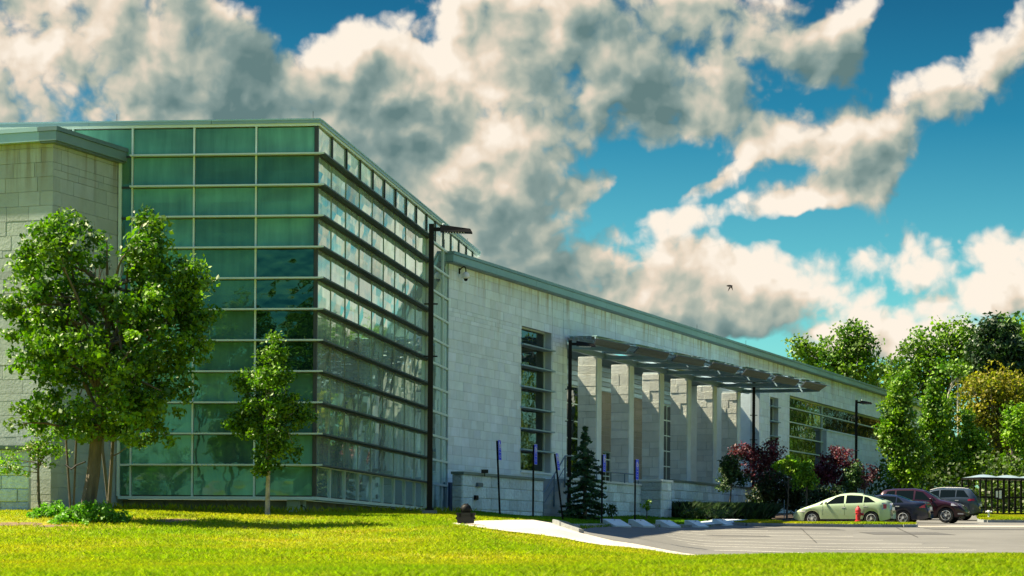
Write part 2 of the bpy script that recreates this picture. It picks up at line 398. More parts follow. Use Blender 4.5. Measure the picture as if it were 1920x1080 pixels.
def xat(px, d): return (px - 960) * d / F
def zat(px, py, d): return world(px, py, d).z

# ------------------------------------------------------------------ terrain
TAB = {
    -300: {20: 1085, 32: 1058, 45: 1022, 52: 998, 55: 984, 58: 968, 61: 957, 66: 954, 75: 950, 90: 947, 110: 943, 150: 935},
    250: {20: 1085, 32: 1059, 45: 1025, 52: 1002, 55: 987, 58: 971, 61: 961, 66: 956, 75: 953, 90: 950, 110: 945, 150: 937},
    550: {20: 1085, 32: 1061, 45: 1028, 52: 1007, 55: 993, 58: 980, 61: 970, 65: 963, 70: 961, 80: 958, 95: 955, 110: 950, 150: 940},
    850: {20: 1084, 32: 1060, 45: 1018, 52: 994, 56: 984, 60: 974.5, 63: 969, 66: 966, 80: 962, 95: 959, 110: 955, 150: 945},
    1000: {20: 1084, 32: 1057, 45: 1031, 52: 1012, 56: 1000, 60: 986, 63: 978, 66: 975, 76: 975, 84: 973, 95: 968, 110: 960, 150: 946},
    1150: {20: 1083, 32: 1052, 42: 1046, 50: 1038, 56: 1026, 58: 1022, 60.5: 1018, 62.5: 1010, 65: 1004, 70: 997, 76: 992, 82: 989, 87.5: 987, 94: 980, 100: 972, 107: 966, 115: 960, 130: 953, 150: 948},
    1330: {20: 1083, 32: 1046, 42: 1055, 50: 1060, 56: 1053, 59.6: 1047, 64: 1035, 68: 1027, 75: 1016, 82: 1006.5, 90: 997, 95: 991.5, 98.6: 988, 104: 981, 110: 975, 118: 967, 127: 960, 150: 952},
    1600: {20: 1083, 32: 1043, 42: 1053, 52: 1058, 59: 1052, 64: 1043, 68: 1034, 72: 1026.6, 77: 1018, 82: 1010, 88: 1002.4, 95: 994.4, 100: 989.3, 105: 985, 110: 982, 115: 979, 125: 970, 150: 957},
    2200: {20: 1083, 32: 1042, 42: 1053, 52: 1060, 59: 1054, 64: 1045, 68: 1037, 72: 1029.5, 77: 1021, 82: 1013, 88: 1005.5, 95: 997.5, 100: 992, 105: 987, 110: 985, 115: 983, 125: 973, 150: 958},
}
DG = np.arange(0, 400.01, 0.5); PXS = sorted(TAB); ZG = []
for px in PXS:
    hor = HY + ROLL * (px - 960)
    ks = sorted(TAB[px]); zs = [(hor - TAB[px][k]) * k / F for k in ks]
    z = np.interp(DG, [0, 8] + ks + [200, 400], [-1.35, -.95] + zs + [zs[-1] + .25, zs[-1] + .6])
    kern = np.hanning(9); kern /= kern.sum()
    z = np.convolve(np.pad(z, 4, mode='edge'), kern, 'valid'); ZG.append(z)
ZG = np.array(ZG)
def H(x, y):
    x = np.asarray(x, float); y = np.asarray(y, float)
    yc = np.clip(y, 0, 399.9)
    px = np.clip(960 + F * x / np.maximum(yc, 4.0), PXS[0] + .01, PXS[-1] - .01)
    fi = np.interp(px, PXS, np.arange(len(PXS))); i = np.floor(fi).astype(int); i = np.clip(i, 0, len(PXS) - 2); u = fi - i
    u = u * u * (3 - 2 * u) * .5 + u * .5
    fj = yc / .5; j = np.clip(np.floor(fj).astype(int), 0, len(DG) - 2); v = fj - j
    a = ZG[i, j] * (1 - v) + ZG[i, j + 1] * v; b = ZG[i + 1, j] * (1 - v) + ZG[i + 1, j + 1] * v
    return a * (1 - u) + b * u
def Hs(x, y): return float(H(x, y))
def PG(px, d): return (xat(px, d), d)
def inpoly(x, y, poly):
    x = np.asarray(x); y = np.asarray(y); ins = np.zeros(x.shape, bool); n = len(poly)
    for i in range(n):
        x0, y0 = poly[i]; x1, y1 = poly[(i + 1) % n]
        c = ((y0 > y) != (y1 > y)) & (x < (x1 - x0) * (y - y0) / ((y1 - y0) or 1e-9) + x0)
        ins ^= c
    return ins
def dens_poly(poly, step=.6):
    out = []
    for i in range(len(poly)):
        a, b = Vector(poly[i]), Vector(poly[(i + 1) % len(poly)]); k = max(1, int((b - a).length / step))
        for j in range(k): out.append(tuple(a.lerp(b, j / k)))
    return out
WALK_NEAR = [PG(848, 56.0), PG(900, 55.2), PG(1000, 54.9), PG(1100, 55.4), PG(1200, 56.9), PG(1335, 59.4)]
CURB_L = [PG(1335, 60.1), PG(1230, 60.3), PG(1150, 60.9), PG(1095, 61.7), PG(1060, 62.6), PG(1046, 63.6), PG(1050, 64.4), PG(1068, 65.1)]
WALK = WALK_NEAR + CURB_L + [PG(1085, 65.7), PG(1040, 65.2), PG(1000, 64.4), PG(950, 62.4), PG(900, 60.0), PG(865, 57.6), PG(845, 56.5)]
LAWN_B = [PG(1085, 65.9), PG(1112, 76), PG(1150, 87.5), PG(1250, 93.3), PG(1330, 98.6), PG(1392, 103.4)]
LOT = CURB_L + LAWN_B + [PG(1400, 107), PG(1470, 109), PG(1560, 122), PG(1760, 135), PG(2300, 140), PG(2300, 63.8), PG(1600, 63.4)]
def sheet(name, poly, dz, material, step=.9, kind='structure', parent=None, tone=1.0):
    b = dens_poly(poly, .6); xs = [p[0] for p in b]; ys = [p[1] for p in b]
    gx, gy = np.meshgrid(np.arange(min(xs), max(xs), step), np.arange(min(ys), max(ys), step)); gx = gx.ravel(); gy = gy.ravel()
    k = inpoly(gx, gy, poly); pts = [Vector(p) for p in b] + [Vector((a, c)) for a, c in zip(gx[k], gy[k])]
    n = len(b); r = delaunay_2d_cdt(pts, [], [list(range(n))], 1, 1e-4)
    X = np.array([v.x for v in r[0]]); Y = np.array([v.y for v in r[0]]); Z = H(X, Y) + dz
    m = MB(); m.add(list(zip(X, Y, Z)), [tuple(f) for f in r[2]], tone)
    o = m.build(name, material, parent, smooth=True)
    if kind: o['kind'] = kind
    return o
def strip(poly_line, w, dz0, dz1, material, name, parent=None, closed=False, seg=1.6, individual=False):
    """kerb stones along a polyline"""
    P = []
    for i in range(len(poly_line) - 1):
        a, b = Vector(poly_line[i]), Vector(poly_line[i + 1]); k = max(1, int((b - a).length / .8))
        for j in range(k): P.append(a.lerp(b, j / k))
    P.append(Vector(poly_line[-1])); objs = []
    m = MB()
    for i in range(len(P) - 1):
        a, b = P[i], P[i + 1]; d = (b - a).normalized(); n = Vector((-d.y, d.x)) * w; a2 = a + d * .006; b2 = b - d * .006
        q = [a2, b2, b2 + n, a2 + n]; z = [Hs(p.x, p.y) for p in q]; tn = random.uniform(.8, 1.2)
        m.hexa([(p.x, p.y, zz + dz0) for p, zz in zip(q, z)] + [(p.x, p.y, zz + dz1) for p, zz in zip(q, z)], tn)
        if individual and (i % 2 == 1 or i == len(P) - 2):
            m.build('kerb_stone', material, parent); m = MB()
    if not individual: m.build(name, material, parent)

xs = np.unique(np.concatenate([np.linspace(-900, -60, 18), np.arange(-60, -22, 2.0), np.arange(-22, 42, .6), np.arange(42, 80, 2.0), np.linspace(80, 900, 18)]))
ys = np.unique(np.concatenate([np.linspace(-400, 0, 10), np.arange(0, 16, 1.0), np.arange(16, 140, .6), np.arange(140, 240, 5), np.linspace(240, 3500, 16)]))
GX, GY = np.meshgrid(xs, ys); GZ = H(GX, GY)
pav = inpoly(GX, GY, LOT) | inpoly(GX, GY, WALK)
GZ = GZ - .10 * pav
nx, ny = len(xs), len(ys); I = np.arange(nx * ny).reshape(ny, nx)
Fq = np.stack([I[:-1, :-1], I[:-1, 1:], I[1:, 1:], I[1:, :-1]], -1).reshape(-1, 4)
# ground material: lawn earth with dry, yellowed patches
gm = bpy.data.materials.new('lawn_ground'); gm.use_nodes = True; t = NT(gm.node_tree); b = t.n['Principled BSDF']; b.inputs['Roughness'].default_value = .95
b.inputs['Specular IOR Level'].default_value = .1
gp = t.new('ShaderNodeNewGeometry').outputs['Position']
n1 = t.noise(gp, .35, 5, .6); n2 = t.noise(gp, 6.0, 5, .7)
c = t.ramp(n1, [(.38, (.10, .20, .008)), (.52, (.20, .22, .015)), (.66, (.26, .17, .03))])
c = t.mix(1.0, c, t.ramp(n2, [(.3, (.55, .55, .5)), (.7, (1.3, 1.3, 1.2))]), 'MULTIPLY'); t.link(c, b.inputs['Base Color'])
g_o = mesh_np('ground', np.stack([GX.ravel(), GY.ravel(), GZ.ravel()], 1), Fq, gm, smooth=True); tag(g_o, kind='structure')

sheet('car_park', LOT, 0.0, M_asph)
sheet('sidewalk', WALK, .028, M_walk, step=.7)
# kerbs
kerb = empty('kerb', (*PG(1100, 62), Hs(*PG(1100, 62)))); kerb['kind'] = 'structure'
strip(CURB_L[3:], .16, -.1, .135, M_kerb, 'kerb_stone', kerb, individual=True)
strip([PG(1068, 65.15)] + LAWN_B, .16, -.1, .10, M_kerb, 'kerb_stone', kerb, individual=True)
# long thin cracks and parking stripes (paint) on the car park
pm = empty('road_marking', (*PG(1500, 85), Hs(*PG(1500, 85)))); pm['kind'] = 'structure'
def paint(px0, px1, d0, d1, w=.12, m=M_paint, nm='painted_line'):
    a = Vector(PG(px0, d0)); bb = Vector(PG(px1, d1)); k = max(2, int((bb - a).length / .5)); mb = MB(); vs = []; fs = []
    n = Vector((-(bb - a).y, (bb - a).x)).normalized() * w
    for i in range(k + 1):
        p = a.lerp(bb, i / k); q = p + n
        vs += [(p.x, p.y, Hs(p.x, p.y) + .016), (q.x, q.y, Hs(q.x, q.y) + .016)]
    fs = [(2 * i, 2 * i + 2, 2 * i + 3, 2 * i + 1) for i in range(k)]
    mb.add(vs, fs, random.uniform(.8, 1.05)); mb.build(nm, m, pm)
for (pa, pb, y) in [(1240, 1440, 91.5), (1235, 1556, 88.6), (1235, 1600, 84.2), (1240, 1656, 79.4), (1250, 1730, 75.2), (1260, 1780, 71.6), (1290, 1831, 69.0), (1340, 1900, 65.3)]:
    paint(pa, pb, y - .1, y + .35)
M_crack = mat('asphalt_seam', (.02, .02, .02), .9)
paint(1392, 1925, 100.6, 101.3, .10, M_crack, 'asphalt_seam'); paint(1560, 1925, 81.3, 82.0, .04, M_crack, 'asphalt_seam')
M_patch = mat('asphalt_patch', (.055, .055, .055), .9, var=.25, vscale=2, bump=.5, bscale=50)
for (pa, da, w_, l_) in ((1480, 96, 2.2, 3.0), (1700, 90, 1.6, 4.0), (1380, 84, 1.2, 1.8), (1850, 98, 2.5, 2.5)):
    cx_, cy_ = PG(pa, da); sheet('asphalt_patch', [(cx_ - w_, cy_ - l_ / 2), (cx_ + w_, cy_ - l_ / 2 + .2), (cx_ + w_ * .95, cy_ + l_ / 2), (cx_ - w_, cy_ + l_ / 2)], .008, M_patch, step=.6)
for (pa, pb, ya, yb) in ((1290, 1420, 92, 86), (1420, 1600, 86, 88.5), (1600, 1760, 95, 92), (1500, 1530, 98, 76), (1680, 1720, 100, 84)):
    paint(pa, pb, ya, yb, .035, M_crack, 'asphalt_crack')
M_repair = mat('pale_asphalt', (.27, .25, .22), .9, var=.2, vscale=.6)
sheet('concrete_gutter', [PG(1392, 101.3), PG(1940, 102.0), PG(1940, 105.4), PG(1715, 104.6), PG(1392, 103.4)], .012, M_repair, step=.7)
# sidewalk joints: thin recessed dark seams between slabs
sj = MB()
for k in range(1, 12):
    f = k / 12; a = Vector(PG(860 + 470 * f, 55.2 + 3.4 * f)); dr = Vector((.45, .89)); L = 15
    vs = []; 
    for i in range(31):
        p = a + dr * (L * i / 30)
        if not bool(inpoly(np.array(p.x), np.array(p.y), WALK)): continue
        vs.append(p)
    for i in range(len(vs) - 1):
        p, q = vs[i], vs[i + 1]; w = .018
        sj.add([(p.x, p.y, Hs(p.x, p.y) + .036), (p.x + w, p.y, Hs(p.x + w, p.y) + .036), (q.x + w, q.y, Hs(q.x + w, q.y) + .036), (q.x, q.y, Hs(q.x, q.y) + .036)], [(0, 1, 2, 3)])
jo = sj.build('sidewalk_joints', M_crack); jo['kind'] = 'structure'

# ================================================================== glass building
def frame(P0, ang):
    """local frame on a facade: a along the wall, b outward (to the right-hand side of a), c up"""
    tt = Vector((math.sin(ang), math.cos(ang), 0)); n = Vector((math.cos(ang), -math.sin(ang), 0)); P0 = Vector(P0)
    def fr(a, b, c): return P0 + tt * a + n * b + Vector((0, 0, c))
    fr.t = tt; fr.n = n; return fr
DC = 66.0; XC = xat(590.5, DC); KZ = DC / F
hc = HY + ROLL * (590 - 960)
rowz = [(hc - y) * KZ for y in [931.5, 872.6, 814, 755.5, 697, 638.8, 580.6, 522.3, 464.4, 406, 348, 289.6]]
ZSILL = rowz[0]; ZTOP = (hc - 236) * KZ; ZPAR = (hc - 223.5) * KZ
FR = frame((XC, DC, 0), R(8.0))              # right-hand (receding) face
AL = R(-83.5 + 180)                           # left (frontal) face runs from the far left to the corner
FL_len = 14.0
tl = Vector((math.sin(AL), math.cos(AL), 0))  # heading to the right
FLf = frame(Vector((XC, DC, 0)) - tl * FL_len, AL)
gb = empty('glass_building', (XC, DC, Hs(XC, DC)), 'tall green glass curtain wall block with sunshade fins on every floor line', 'building')
def sr(px, K=DC * (1564 - 590.5)): return (K / (1564 - px) - DC) / math.cos(R(8.0))
SR_END = sr(893); SR_MAIN = sr(797); SR_WALL = sr(838.5)
colsR = [0.10] + [sr(x) for x in (617, 644.3, 670, 694, 715.7, 737, 757, 776, 795.5)]
colsR2 = [SR_MAIN + .55, sr(826.3), SR_WALL - .02]
colsTop = [sr(x) for x in (811.5, 826.7, 841, 856, 870, 882)]
colsL = [FL_len + (x - 590.5) / F * 66.0 / abs(tl.x) for x in (-345, -229, -111, 6, 122, 237.5, 356, 474.5)]
sL0 = FL_len + (213 - 590.5) / F * 66.3
# core volume (dark) just behind the glass
core = MB()
def corefr(fr, a0, a1, z0, z1): core.fbox(fr, a0, a1, -1.0, -.10, z0, z1)
corefr(FR, .2, SR_END, ZSILL, ZTOP); corefr(FLf, 0, FL_len - .15, ZSILL, ZTOP)
core.build('core_wall', M_alud, gb)
# roof slab + parapet bands
far = FR(SR_END, 0, 0); cor = FR(0, 0, 0); lft = FLf(0, 0, 0); bk = lft + (far - cor)
rf = MB(); zr = ZTOP + .02
rf.hexa([Vector(p) + Vector((0, 0, z)) for z in (zr, zr + .12) for p in (cor + Vector((-.2, .2, 0)), far + Vector((-.2, 0, 0)), bk, lft + Vector((0, .2, 0)))], .6)
rf.build('roof', M_fasciad, gb)
bw = MB(); bw.hexa([Vector(p) + Vector((0, 0, z)) for z in (0.8, ZTOP) for p in (far + Vector((-1.2, -.2, 0)), far + Vector((-1.2, .2, 0)), bk + Vector((0, .2, 0)), bk + Vector((0, -.2, 0)))])
bw.build('rear_wall', M_found, gb)
def parapet(fr, s0, s1, pitch, corner_end):
    s = s0
    while s < s1 - .2:
        e = min(s + pitch, s1); m = MB()
        m.fbox(fr, s + .006, e - .006, -.25, .10, ZTOP + .07, ZPAR - .03, random.uniform(.9, 1.1))
        m.fbox(fr, s + .002, e - .002, -.27, .12, ZPAR - .03, ZPAR + .012, 1.35)
        m.build('parapet_panel', M_fascia, gb); s = e
parapet(FR, 0.12, SR_END, 3.6, False); parapet(FLf, 0, FL_len + .10, 3.63, True)
m = MB(); m.fbox(FR, .09, SR_END, -.1, .07, ZTOP, ZTOP + .07); m.fbox(FLf, 0, FL_len + .07, -.1, .07, ZTOP, ZTOP + .07)
m.build('head_frame', M_alu, gb)
# glazing
rows = rowz + [ZTOP]
def pane(fr, a0, a1, z0, z1, material, out=0.0, tone=1.0, tilt=.0035, name='pane', parent=None, turn=0.0):
    j = [random.uniform(-tilt, tilt) * (z1 - z0) for _ in range(2)] + [random.uniform(-tilt, tilt) * (a1 - a0) - turn * (a1 - a0)]
    m = MB()
    # slightly bowed sheet, 3x2 cells on the front with a thickness behind it
    vs = []; nu, nv = 4, 3; bow = random.uniform(-.004, .004) * 2
    for jv in range(nv):
        for iu in range(nu):
            u, v = iu / (nu - 1), jv / (nv - 1)
            vs.append(fr(a0 + (a1 - a0) * u, out + j[0] * (v - .5) + j[2] * (u - .5) + bow * (4 * u * (1 - u)) * (4 * v * (1 - v)), z0 + (z1 - z0) * v))
    fs = [(jv * nu + iu, jv * nu + iu + 1, (jv + 1) * nu + iu + 1, (jv + 1) * nu + iu) for jv in range(nv - 1) for iu in range(nu - 1)]
    n = len(vs); vs += [fr(a, out - .03, z) for (a, z) in ((a0, z0), (a1, z0), (a1, z1), (a0, z1))]
    c = [0, nu - 1, nu * nv - 1, nu * (nv - 1)]
    fs += [(n, n + 3, n + 2, n + 1)] + [(n + i, n + (i + 1) % 4, c[(i + 1) % 4], c[i]) for i in range(4)]
    m.add(vs, fs, tone); return m.build(name, material, parent or gb, smooth=False)
for r in range(12):
    z0, z1 = rows[r] + .035, rows[r + 1] - .035
    cols = [0] + colsL + [FL_len - .06]
    for i in range(len(cols) - 1):
        if r < 11 and cols[i + 1] < sL0: continue       # hidden behind the stone wing
        a0, a1 = cols[i] + .035, cols[i + 1] - .035
        if i == 5 and r < 11: a0 = sL0 + .05
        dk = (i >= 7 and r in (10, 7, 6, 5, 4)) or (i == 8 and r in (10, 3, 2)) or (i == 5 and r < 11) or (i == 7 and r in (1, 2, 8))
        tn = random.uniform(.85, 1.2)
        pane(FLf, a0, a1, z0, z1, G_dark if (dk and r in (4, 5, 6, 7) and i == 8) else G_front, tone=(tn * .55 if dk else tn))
    cols = colsR
    for i in range(len(cols) - 1):
        a0, a1 = cols[i] + .012, cols[i + 1] - .012
        pane(FR, a0, a1, z0, z1, G_side, tone=random.uniform(.85, 1.15) * (1.0 if r > 5 else .85), tilt=.0016, turn=.012)
    if r < 11:
        for i in range(2):
            for h in (0, 1):
                zz0 = rows[r] + (.02 if h == 0 else (rows[r + 1] - rows[r]) / 2 + .02) if False else rows[r] + .03
            pane(FR, colsR2[i] + .03, colsR2[i + 1] - .03, z0, z1, G_side, out=-.0, tone=random.uniform(.6, .9), tilt=.002)
    else:
        cc2 = [colsR[-1]] + colsTop + [SR_END]
        for i in range(len(cc2) - 1): pane(FR, cc2[i] + .04, cc2[i + 1] - .04, z0, z1, G_side, tone=random.uniform(.9, 1.1), tilt=.0016)
# vertical mullions
for a in colsL:
    m = MB(); m.fbox(FLf, a - .026, a + .026, -.08, .05, ZSILL if a > sL0 else rows[11], ZTOP - .002); m.build('mullion', M_alu, gb)
m = MB(); m.fbox(FLf, sL0 - .04, sL0 + .05, -.08, .06, ZSILL, rows[11]); m.build('mullion', M_alu, gb)
m = MB(); m.hexa([cor + Vector((x, y, z)) for z in (ZSILL, ZTOP - .002) for (x, y) in ((-.085, -.03), (.02, -.03), (.03, .11), (-.085, .11))]); m.build('corner_post', M_alud, gb)
for a in colsR[1:]:
    m = MB(); m.fbox(FR, a - .006, a + .006, -.05, .008, rows[1] + .03, rows[11] - .03, .5); m.build('mullion', M_alu, gb)
    m = MB(); m.fbox(FR, a - .03, a + .03, -.05, .04, ZSILL + .002, rows[1] - .05); m.build('mullion', M_alu, gb)
    m = MB(); m.fbox(FR, a - .035, a + .035, -.05, .04, rows[11] + .052, ZTOP - .002); m.build('mullion', M_alud, gb)
for a in colsTop:
    m = MB(); m.fbox(FR, a - .035, a + .035, -.05, .04, rows[11] + .052, ZTOP - .002); m.build('mullion', M_alud, gb)
for a in colsR2:
    m = MB(); m.fbox(FR, a - .035, a + .035, -.05, .05, ZSILL + .002, rows[11] - .03); m.build('mullion', M_alu, gb)
# transoms and the projecting sunshade fins that turn the corner
cnr = FR(0, 0, 0)
for r in range(1, 12):
    z = rows[r]
    m = MB(); m.fbox(FR, .0, SR_MAIN, -.06, .035, z - .05, z + .03); m.fbox(FLf, sL0 if r < 12 else 0, FL_len - .08, -.06, .035, z - .03, z + .03)
    m.build('transom', M_alud if r > 1 else M_alu, gb)
    m = MB(); m.fbox(FR, SR_MAIN + .5, SR_WALL if r < 11 else SR_END, -.06, .055, z - .04, z + .04); m.build('transom', M_alu, gb)
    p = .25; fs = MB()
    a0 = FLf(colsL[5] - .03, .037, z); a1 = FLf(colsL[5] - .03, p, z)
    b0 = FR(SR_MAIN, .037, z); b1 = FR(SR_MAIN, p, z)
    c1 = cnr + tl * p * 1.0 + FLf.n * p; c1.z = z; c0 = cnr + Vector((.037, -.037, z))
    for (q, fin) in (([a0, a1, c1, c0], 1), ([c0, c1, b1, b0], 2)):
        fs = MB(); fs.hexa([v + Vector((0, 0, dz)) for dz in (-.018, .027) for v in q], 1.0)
        fs.build('sunshade_fin', M_fin if fin == 1 else M_finshade, gb)
m = MB(); m.fbox(FLf, sL0, FL_len + .06, -.3, .07, ZSILL - .09, ZSILL); m.build('sill_band', M_alu, gb)
m = MB(); m.fbox(FR, .072, SR_WALL, -.3, .07, ZSILL - .09, ZSILL); m.build('sill_band', M_alu, gb)
# louvred end slot of the main screen
m = MB()
zz = ZSILL + .9
while zz < rows[11]: m.fbox(FR, SR_MAIN + .04, SR_MAIN + .44, -.05, .12, zz, zz + .07, 1.0); zz += .155
m.build('louvre_blades', M_louvre, gb, kind='stuff')
m = MB(); m.fbox(FR, SR_MAIN - .02, SR_MAIN + .04, -.06, .14, ZSILL, rows[11]); m.fbox(FR, SR_MAIN + .44, SR_MAIN + .5, -.06, .14, ZSILL, rows[11]); m.build('louvre_frame', M_alu, gb)
# recessed base of block courses under the sill
zg = Hs(XC, DC) - .8
m = MB(); m.fbox(FLf, sL0 - .5, FL_len - .45, -.9, -.55, zg, ZSILL - .09); m.fbox(FR, .25, SR_WALL, -.9, -.55, zg, ZSILL - .09)
m.build('foundation_wall', M_joint, gb)
for fr, s0, s1 in ((FLf, sL0 - .3, FL_len - .52), (FR, .1, SR_WALL)):
    for rr in range(4):
        zb = ZSILL - .1 - .30 * (rr + 1); s = s0 + random.uniform(-.4, 0)
        while s < s1:
            e = min(s + .62, s1)
            if e - s > .1 and s > s0 - .01:
                m = MB(); m.fbox(fr, s + .008, e - .008, -.56, -.50 + random.uniform(0, .01), zb + .008, zb + .292, random.uniform(.75, 1.2), .015); m.build('foundation_block', M_found, gb)
            s = e
# lightning rods on the parapet
for (a, fr) in ((FL_len - .15, FLf), (FL_len - (590 - 204) / F * 66.3, FLf), (sr(875), FR)):
    m = MB(); p = fr(a, -.05, ZPAR); m.tube([p, p + Vector((0, 0, .24))], .008, 6); m.build('lightning_rod', M_alud, gb)
# outside tap by the foundation
tp = empty('wall_hydrant', (*PG(565, 65.0), Hs(*PG(565, 65.0))), 'small black hose spigot standing at the foot of the green glass corner', 'spigot')
q = tp.location; m = MB(); m.tube([q, q + Vector((0, 0, .22))], .018, 8); m.tube([q + Vector((0, 0, .2)), q + Vector((.07, 0, .21)), q + Vector((.12, 0, .13)), q + Vector((.13, 0, .05))], .013, 8); m.box(q.x - .03, q.x + .03, q.y - .03, q.y + .03, q.z + .2, q.z + .26)
m.build('pipe', M_black, tp)

# ================================================================== stone building (long wing with entrance)
TH = R(20.9); PX0, D0w, VPX = 838.5, 88.3, 2600.0
SW = frame((xat(PX0, D0w), D0w, 0), TH); KW = D0w * (VPX - PX0)
def sw(px): return (KW / (VPX - px) - D0w) / math.cos(TH)
def dw(px): return KW / (VPX - px)
def zw(px, py): return zat(px, py, dw(px))
sb = empty('stone_building', (*SW(0, 0, 0).xy, Hs(*SW(0, 0, 0).xy)), 'long pale limestone wing with a recessed columned entrance running away behind the lamp posts', 'building')
Z0 = .4; ZE = 10.86; ZEF = 11.22; S_END = sw(1775)
win = {'a': (sw(975), sw(1031.5), zw(975, 882), zw(975, 609)), 'b': (sw(1441.5), sw(1457), 2.9, zw(1441, 742)),
       'c': (sw(1478), sw(1548), 2.9, zw(1478, 741)), 'd': (sw(1548), sw(1735), zw(1548, 805), zw(1478, 741)),
       'r': (sw(1061), sw(1422), 2.0, zw(1061, 632))}
holes = list(win.values())
def cells(s0, s1, z0, z1, holes):
    sb_ = sorted({s0, s1} | {h[0] for h in holes if s0 < h[0] < s1} | {h[1] for h in holes if s0 < h[1] < s1})
    zb_ = sorted({z0, z1} | {h[2] for h in holes if z0 < h[2] < z1} | {h[3] for h in holes if z0 < h[3] < z1})
    for i in range(len(sb_) - 1):
        run = None
        for j in range(len(zb_) - 1):
            cs, cz = (sb_[i] + sb_[i + 1]) / 2, (zb_[j] + zb_[j + 1]) / 2
            ins = any(h[0] < cs < h[1] and h[2] < cz < h[3] for h in holes)
            if not ins:
                if run is None: run = [zb_[j], zb_[j + 1]]
                else: run[1] = zb_[j + 1]
            if ins or j == len(zb_) - 2:
                if run: yield sb_[i], sb_[i + 1], run[0], run[1]; run = None
m = MB()
for a0, a1, z0, z1 in cells(0, S_END, Z0, ZE, holes): m.fbox(SW, a0, a1, -.55, -.02, z0, z1)
m.build('wall', M_joint, sb)
def ashlar(fr, s0, s1, z0, z1, hs, h, wr, holes, budget, parent, material, out=0.0, tr=(.90, 1.07), joint=.005, limit_s=None, bev=.0, hvar=True):
    """random coursed blocks; individual objects up to budget, the rest joined"""
    rest = MB(); n = 0; z = z0; row = 0
    while z < z1 - .05:
        hh = h * (random.choice((1, 1, 1, .5, 1.0)) if hvar else 1); zt = min(z + hh, z1)
        if z1 - zt < .09: zt = z1
        for hz in [b for H_ in holes for b in (H_[2], H_[3])]:
            if z + .06 < hz < zt: zt = hz
        free = [(s0, s1)]
        for H_ in holes:
            if H_[2] < (z + zt) / 2 < H_[3]:
                nf = []
                for a, b in free:
                    if H_[1] <= a or H_[0] >= b: nf.append((a, b))
                    else:
                        if H_[0] > a: nf.append((a, H_[0]))
                        if H_[1] < b: nf.append((H_[1], b))
                free = nf
        for a, b in free:
            s = a; first = True
            while s < b - .02:
                w = random.uniform(*wr) * (random.uniform(.3, 1) if first else 1); e = s + w; first = False
                if b - e < wr[0] * .45: e = b
                o = out + random.uniform(-.004, .006); tn = random.uniform(*tr); tn = (tn, tn * random.uniform(.985, 1.015), tn * random.uniform(.96, 1.03))
                ind = n < budget and (limit_s is None or limit_s[0] <= s < limit_s[1])
                mm = MB() if ind else rest
                mm.fbox(fr, s + joint, e - joint, -.03 + min(out, 0), o, z + joint, zt - joint, tn, bev)
                if ind: mm.build('stone_block', material, parent); n += 1
                s = e
        z = zt; row += 1
    if rest.v: rest.build('stone_courses', material, parent, kind='stuff')
    return n
random.seed(11)
ashlar(SW, 0, sw(1061), Z0 + .5, ZE, 0, .36, (.55, .95), holes, 300, sb, M_stone, limit_s=(0, sw(975)))
ashlar(SW, sw(1061), S_END, Z0 + .5, ZE, 0, .40, (.8, 1.35), holes, 0, sb, M_stone)
# control joints as narrow dark seams
m = MB()
for px in (974, 1032.5, 1053, 1151, 1264, 1361, 1437.5, 1475, 1603, 1690):
    s = sw(px); top = ZE
    lo = win['r'][3] if win['r'][0] < s < win['r'][1] else (win['a'][3] if 970 < px < 1032 else 1.2)
    if px in (1603, 1690): lo = win['d'][3]
    m = MB(); m.fbox(SW, s - .012, s + .012, -.01, .010, lo, top); m.build('control_joint', M_joint, sb)
# left end of the wing
EF = frame(SW(0, 0, 0) - SW.n * 14, TH + R(90))
m = MB(); m.fbox(EF, 0, 13.4, 0, .1, Z0, ZE); m.build('end_wall', M_stone, sb)
m = MB(); m.hexa([SW(a, b, z) for z in (ZE - .15, ZE) for (a, b) in ((0, -14), (S_END, -14), (S_END, -.56), (sw(1422), -.56), )][:4] + [SW(a, b, z) for z in (ZE,) for (a, b) in ((0, -14), (S_END, -14), (S_END, -.56), (sw(1422), -.56))]) if False else None
m.fbox(SW, 0, sw(1061), -14, -.55, ZE - .2, ZE); m.fbox(SW, sw(1422), S_END, -14, -.55, ZE - .2, ZE); m.fbox(SW, sw(1061), sw(1422), -16, -4.9, 9.3, 9.55)
m.fbox(SW, S_END - .4, S_END, -14, -.55, Z0, ZE - .2); m.fbox(SW, 0, S_END, -16, -15.6, Z0, 9.2)
m.build('roof', M_joint, sb)
# zinc fascia in lengths, with the drip band on top
s = -.45
while s < S_END:
    e = min(s + 4.6, S_END); m = MB(); tn = random.uniform(.92, 1.08)
    m.fbox(SW, s + .008, e - .008, -.3, .36, ZE - .02, ZE + .235, tn)
    m.fbox(SW, s + .004, e - .004, -.4, .40, ZE + .245, ZEF, tn * .8)
    m.build('fascia_panel', M_fascia, sb); s = e
m = MB(); m.fbox(SW, -.44, S_END, -.35, .345, ZE - .06, ZE - .022); m.build('soffit', M_fasciad, sb)
m = MB(); m.fbox(frame(SW(-.45, -.32, 0), TH - R(90)), 0, 7, -.02, .12, ZE, ZEF - .04); m.build('fascia_return', M_fasciad, sb)
for px in (838, 1300, 1392, 1470, 1536, 1590, 1640):
    m = MB(); p = SW(sw(px), .1, ZEF); m.tube([p, p + Vector((0, 0, .32 if px > 900 else .5))], .012, 6); m.build('lightning_rod', M_alud, sb)
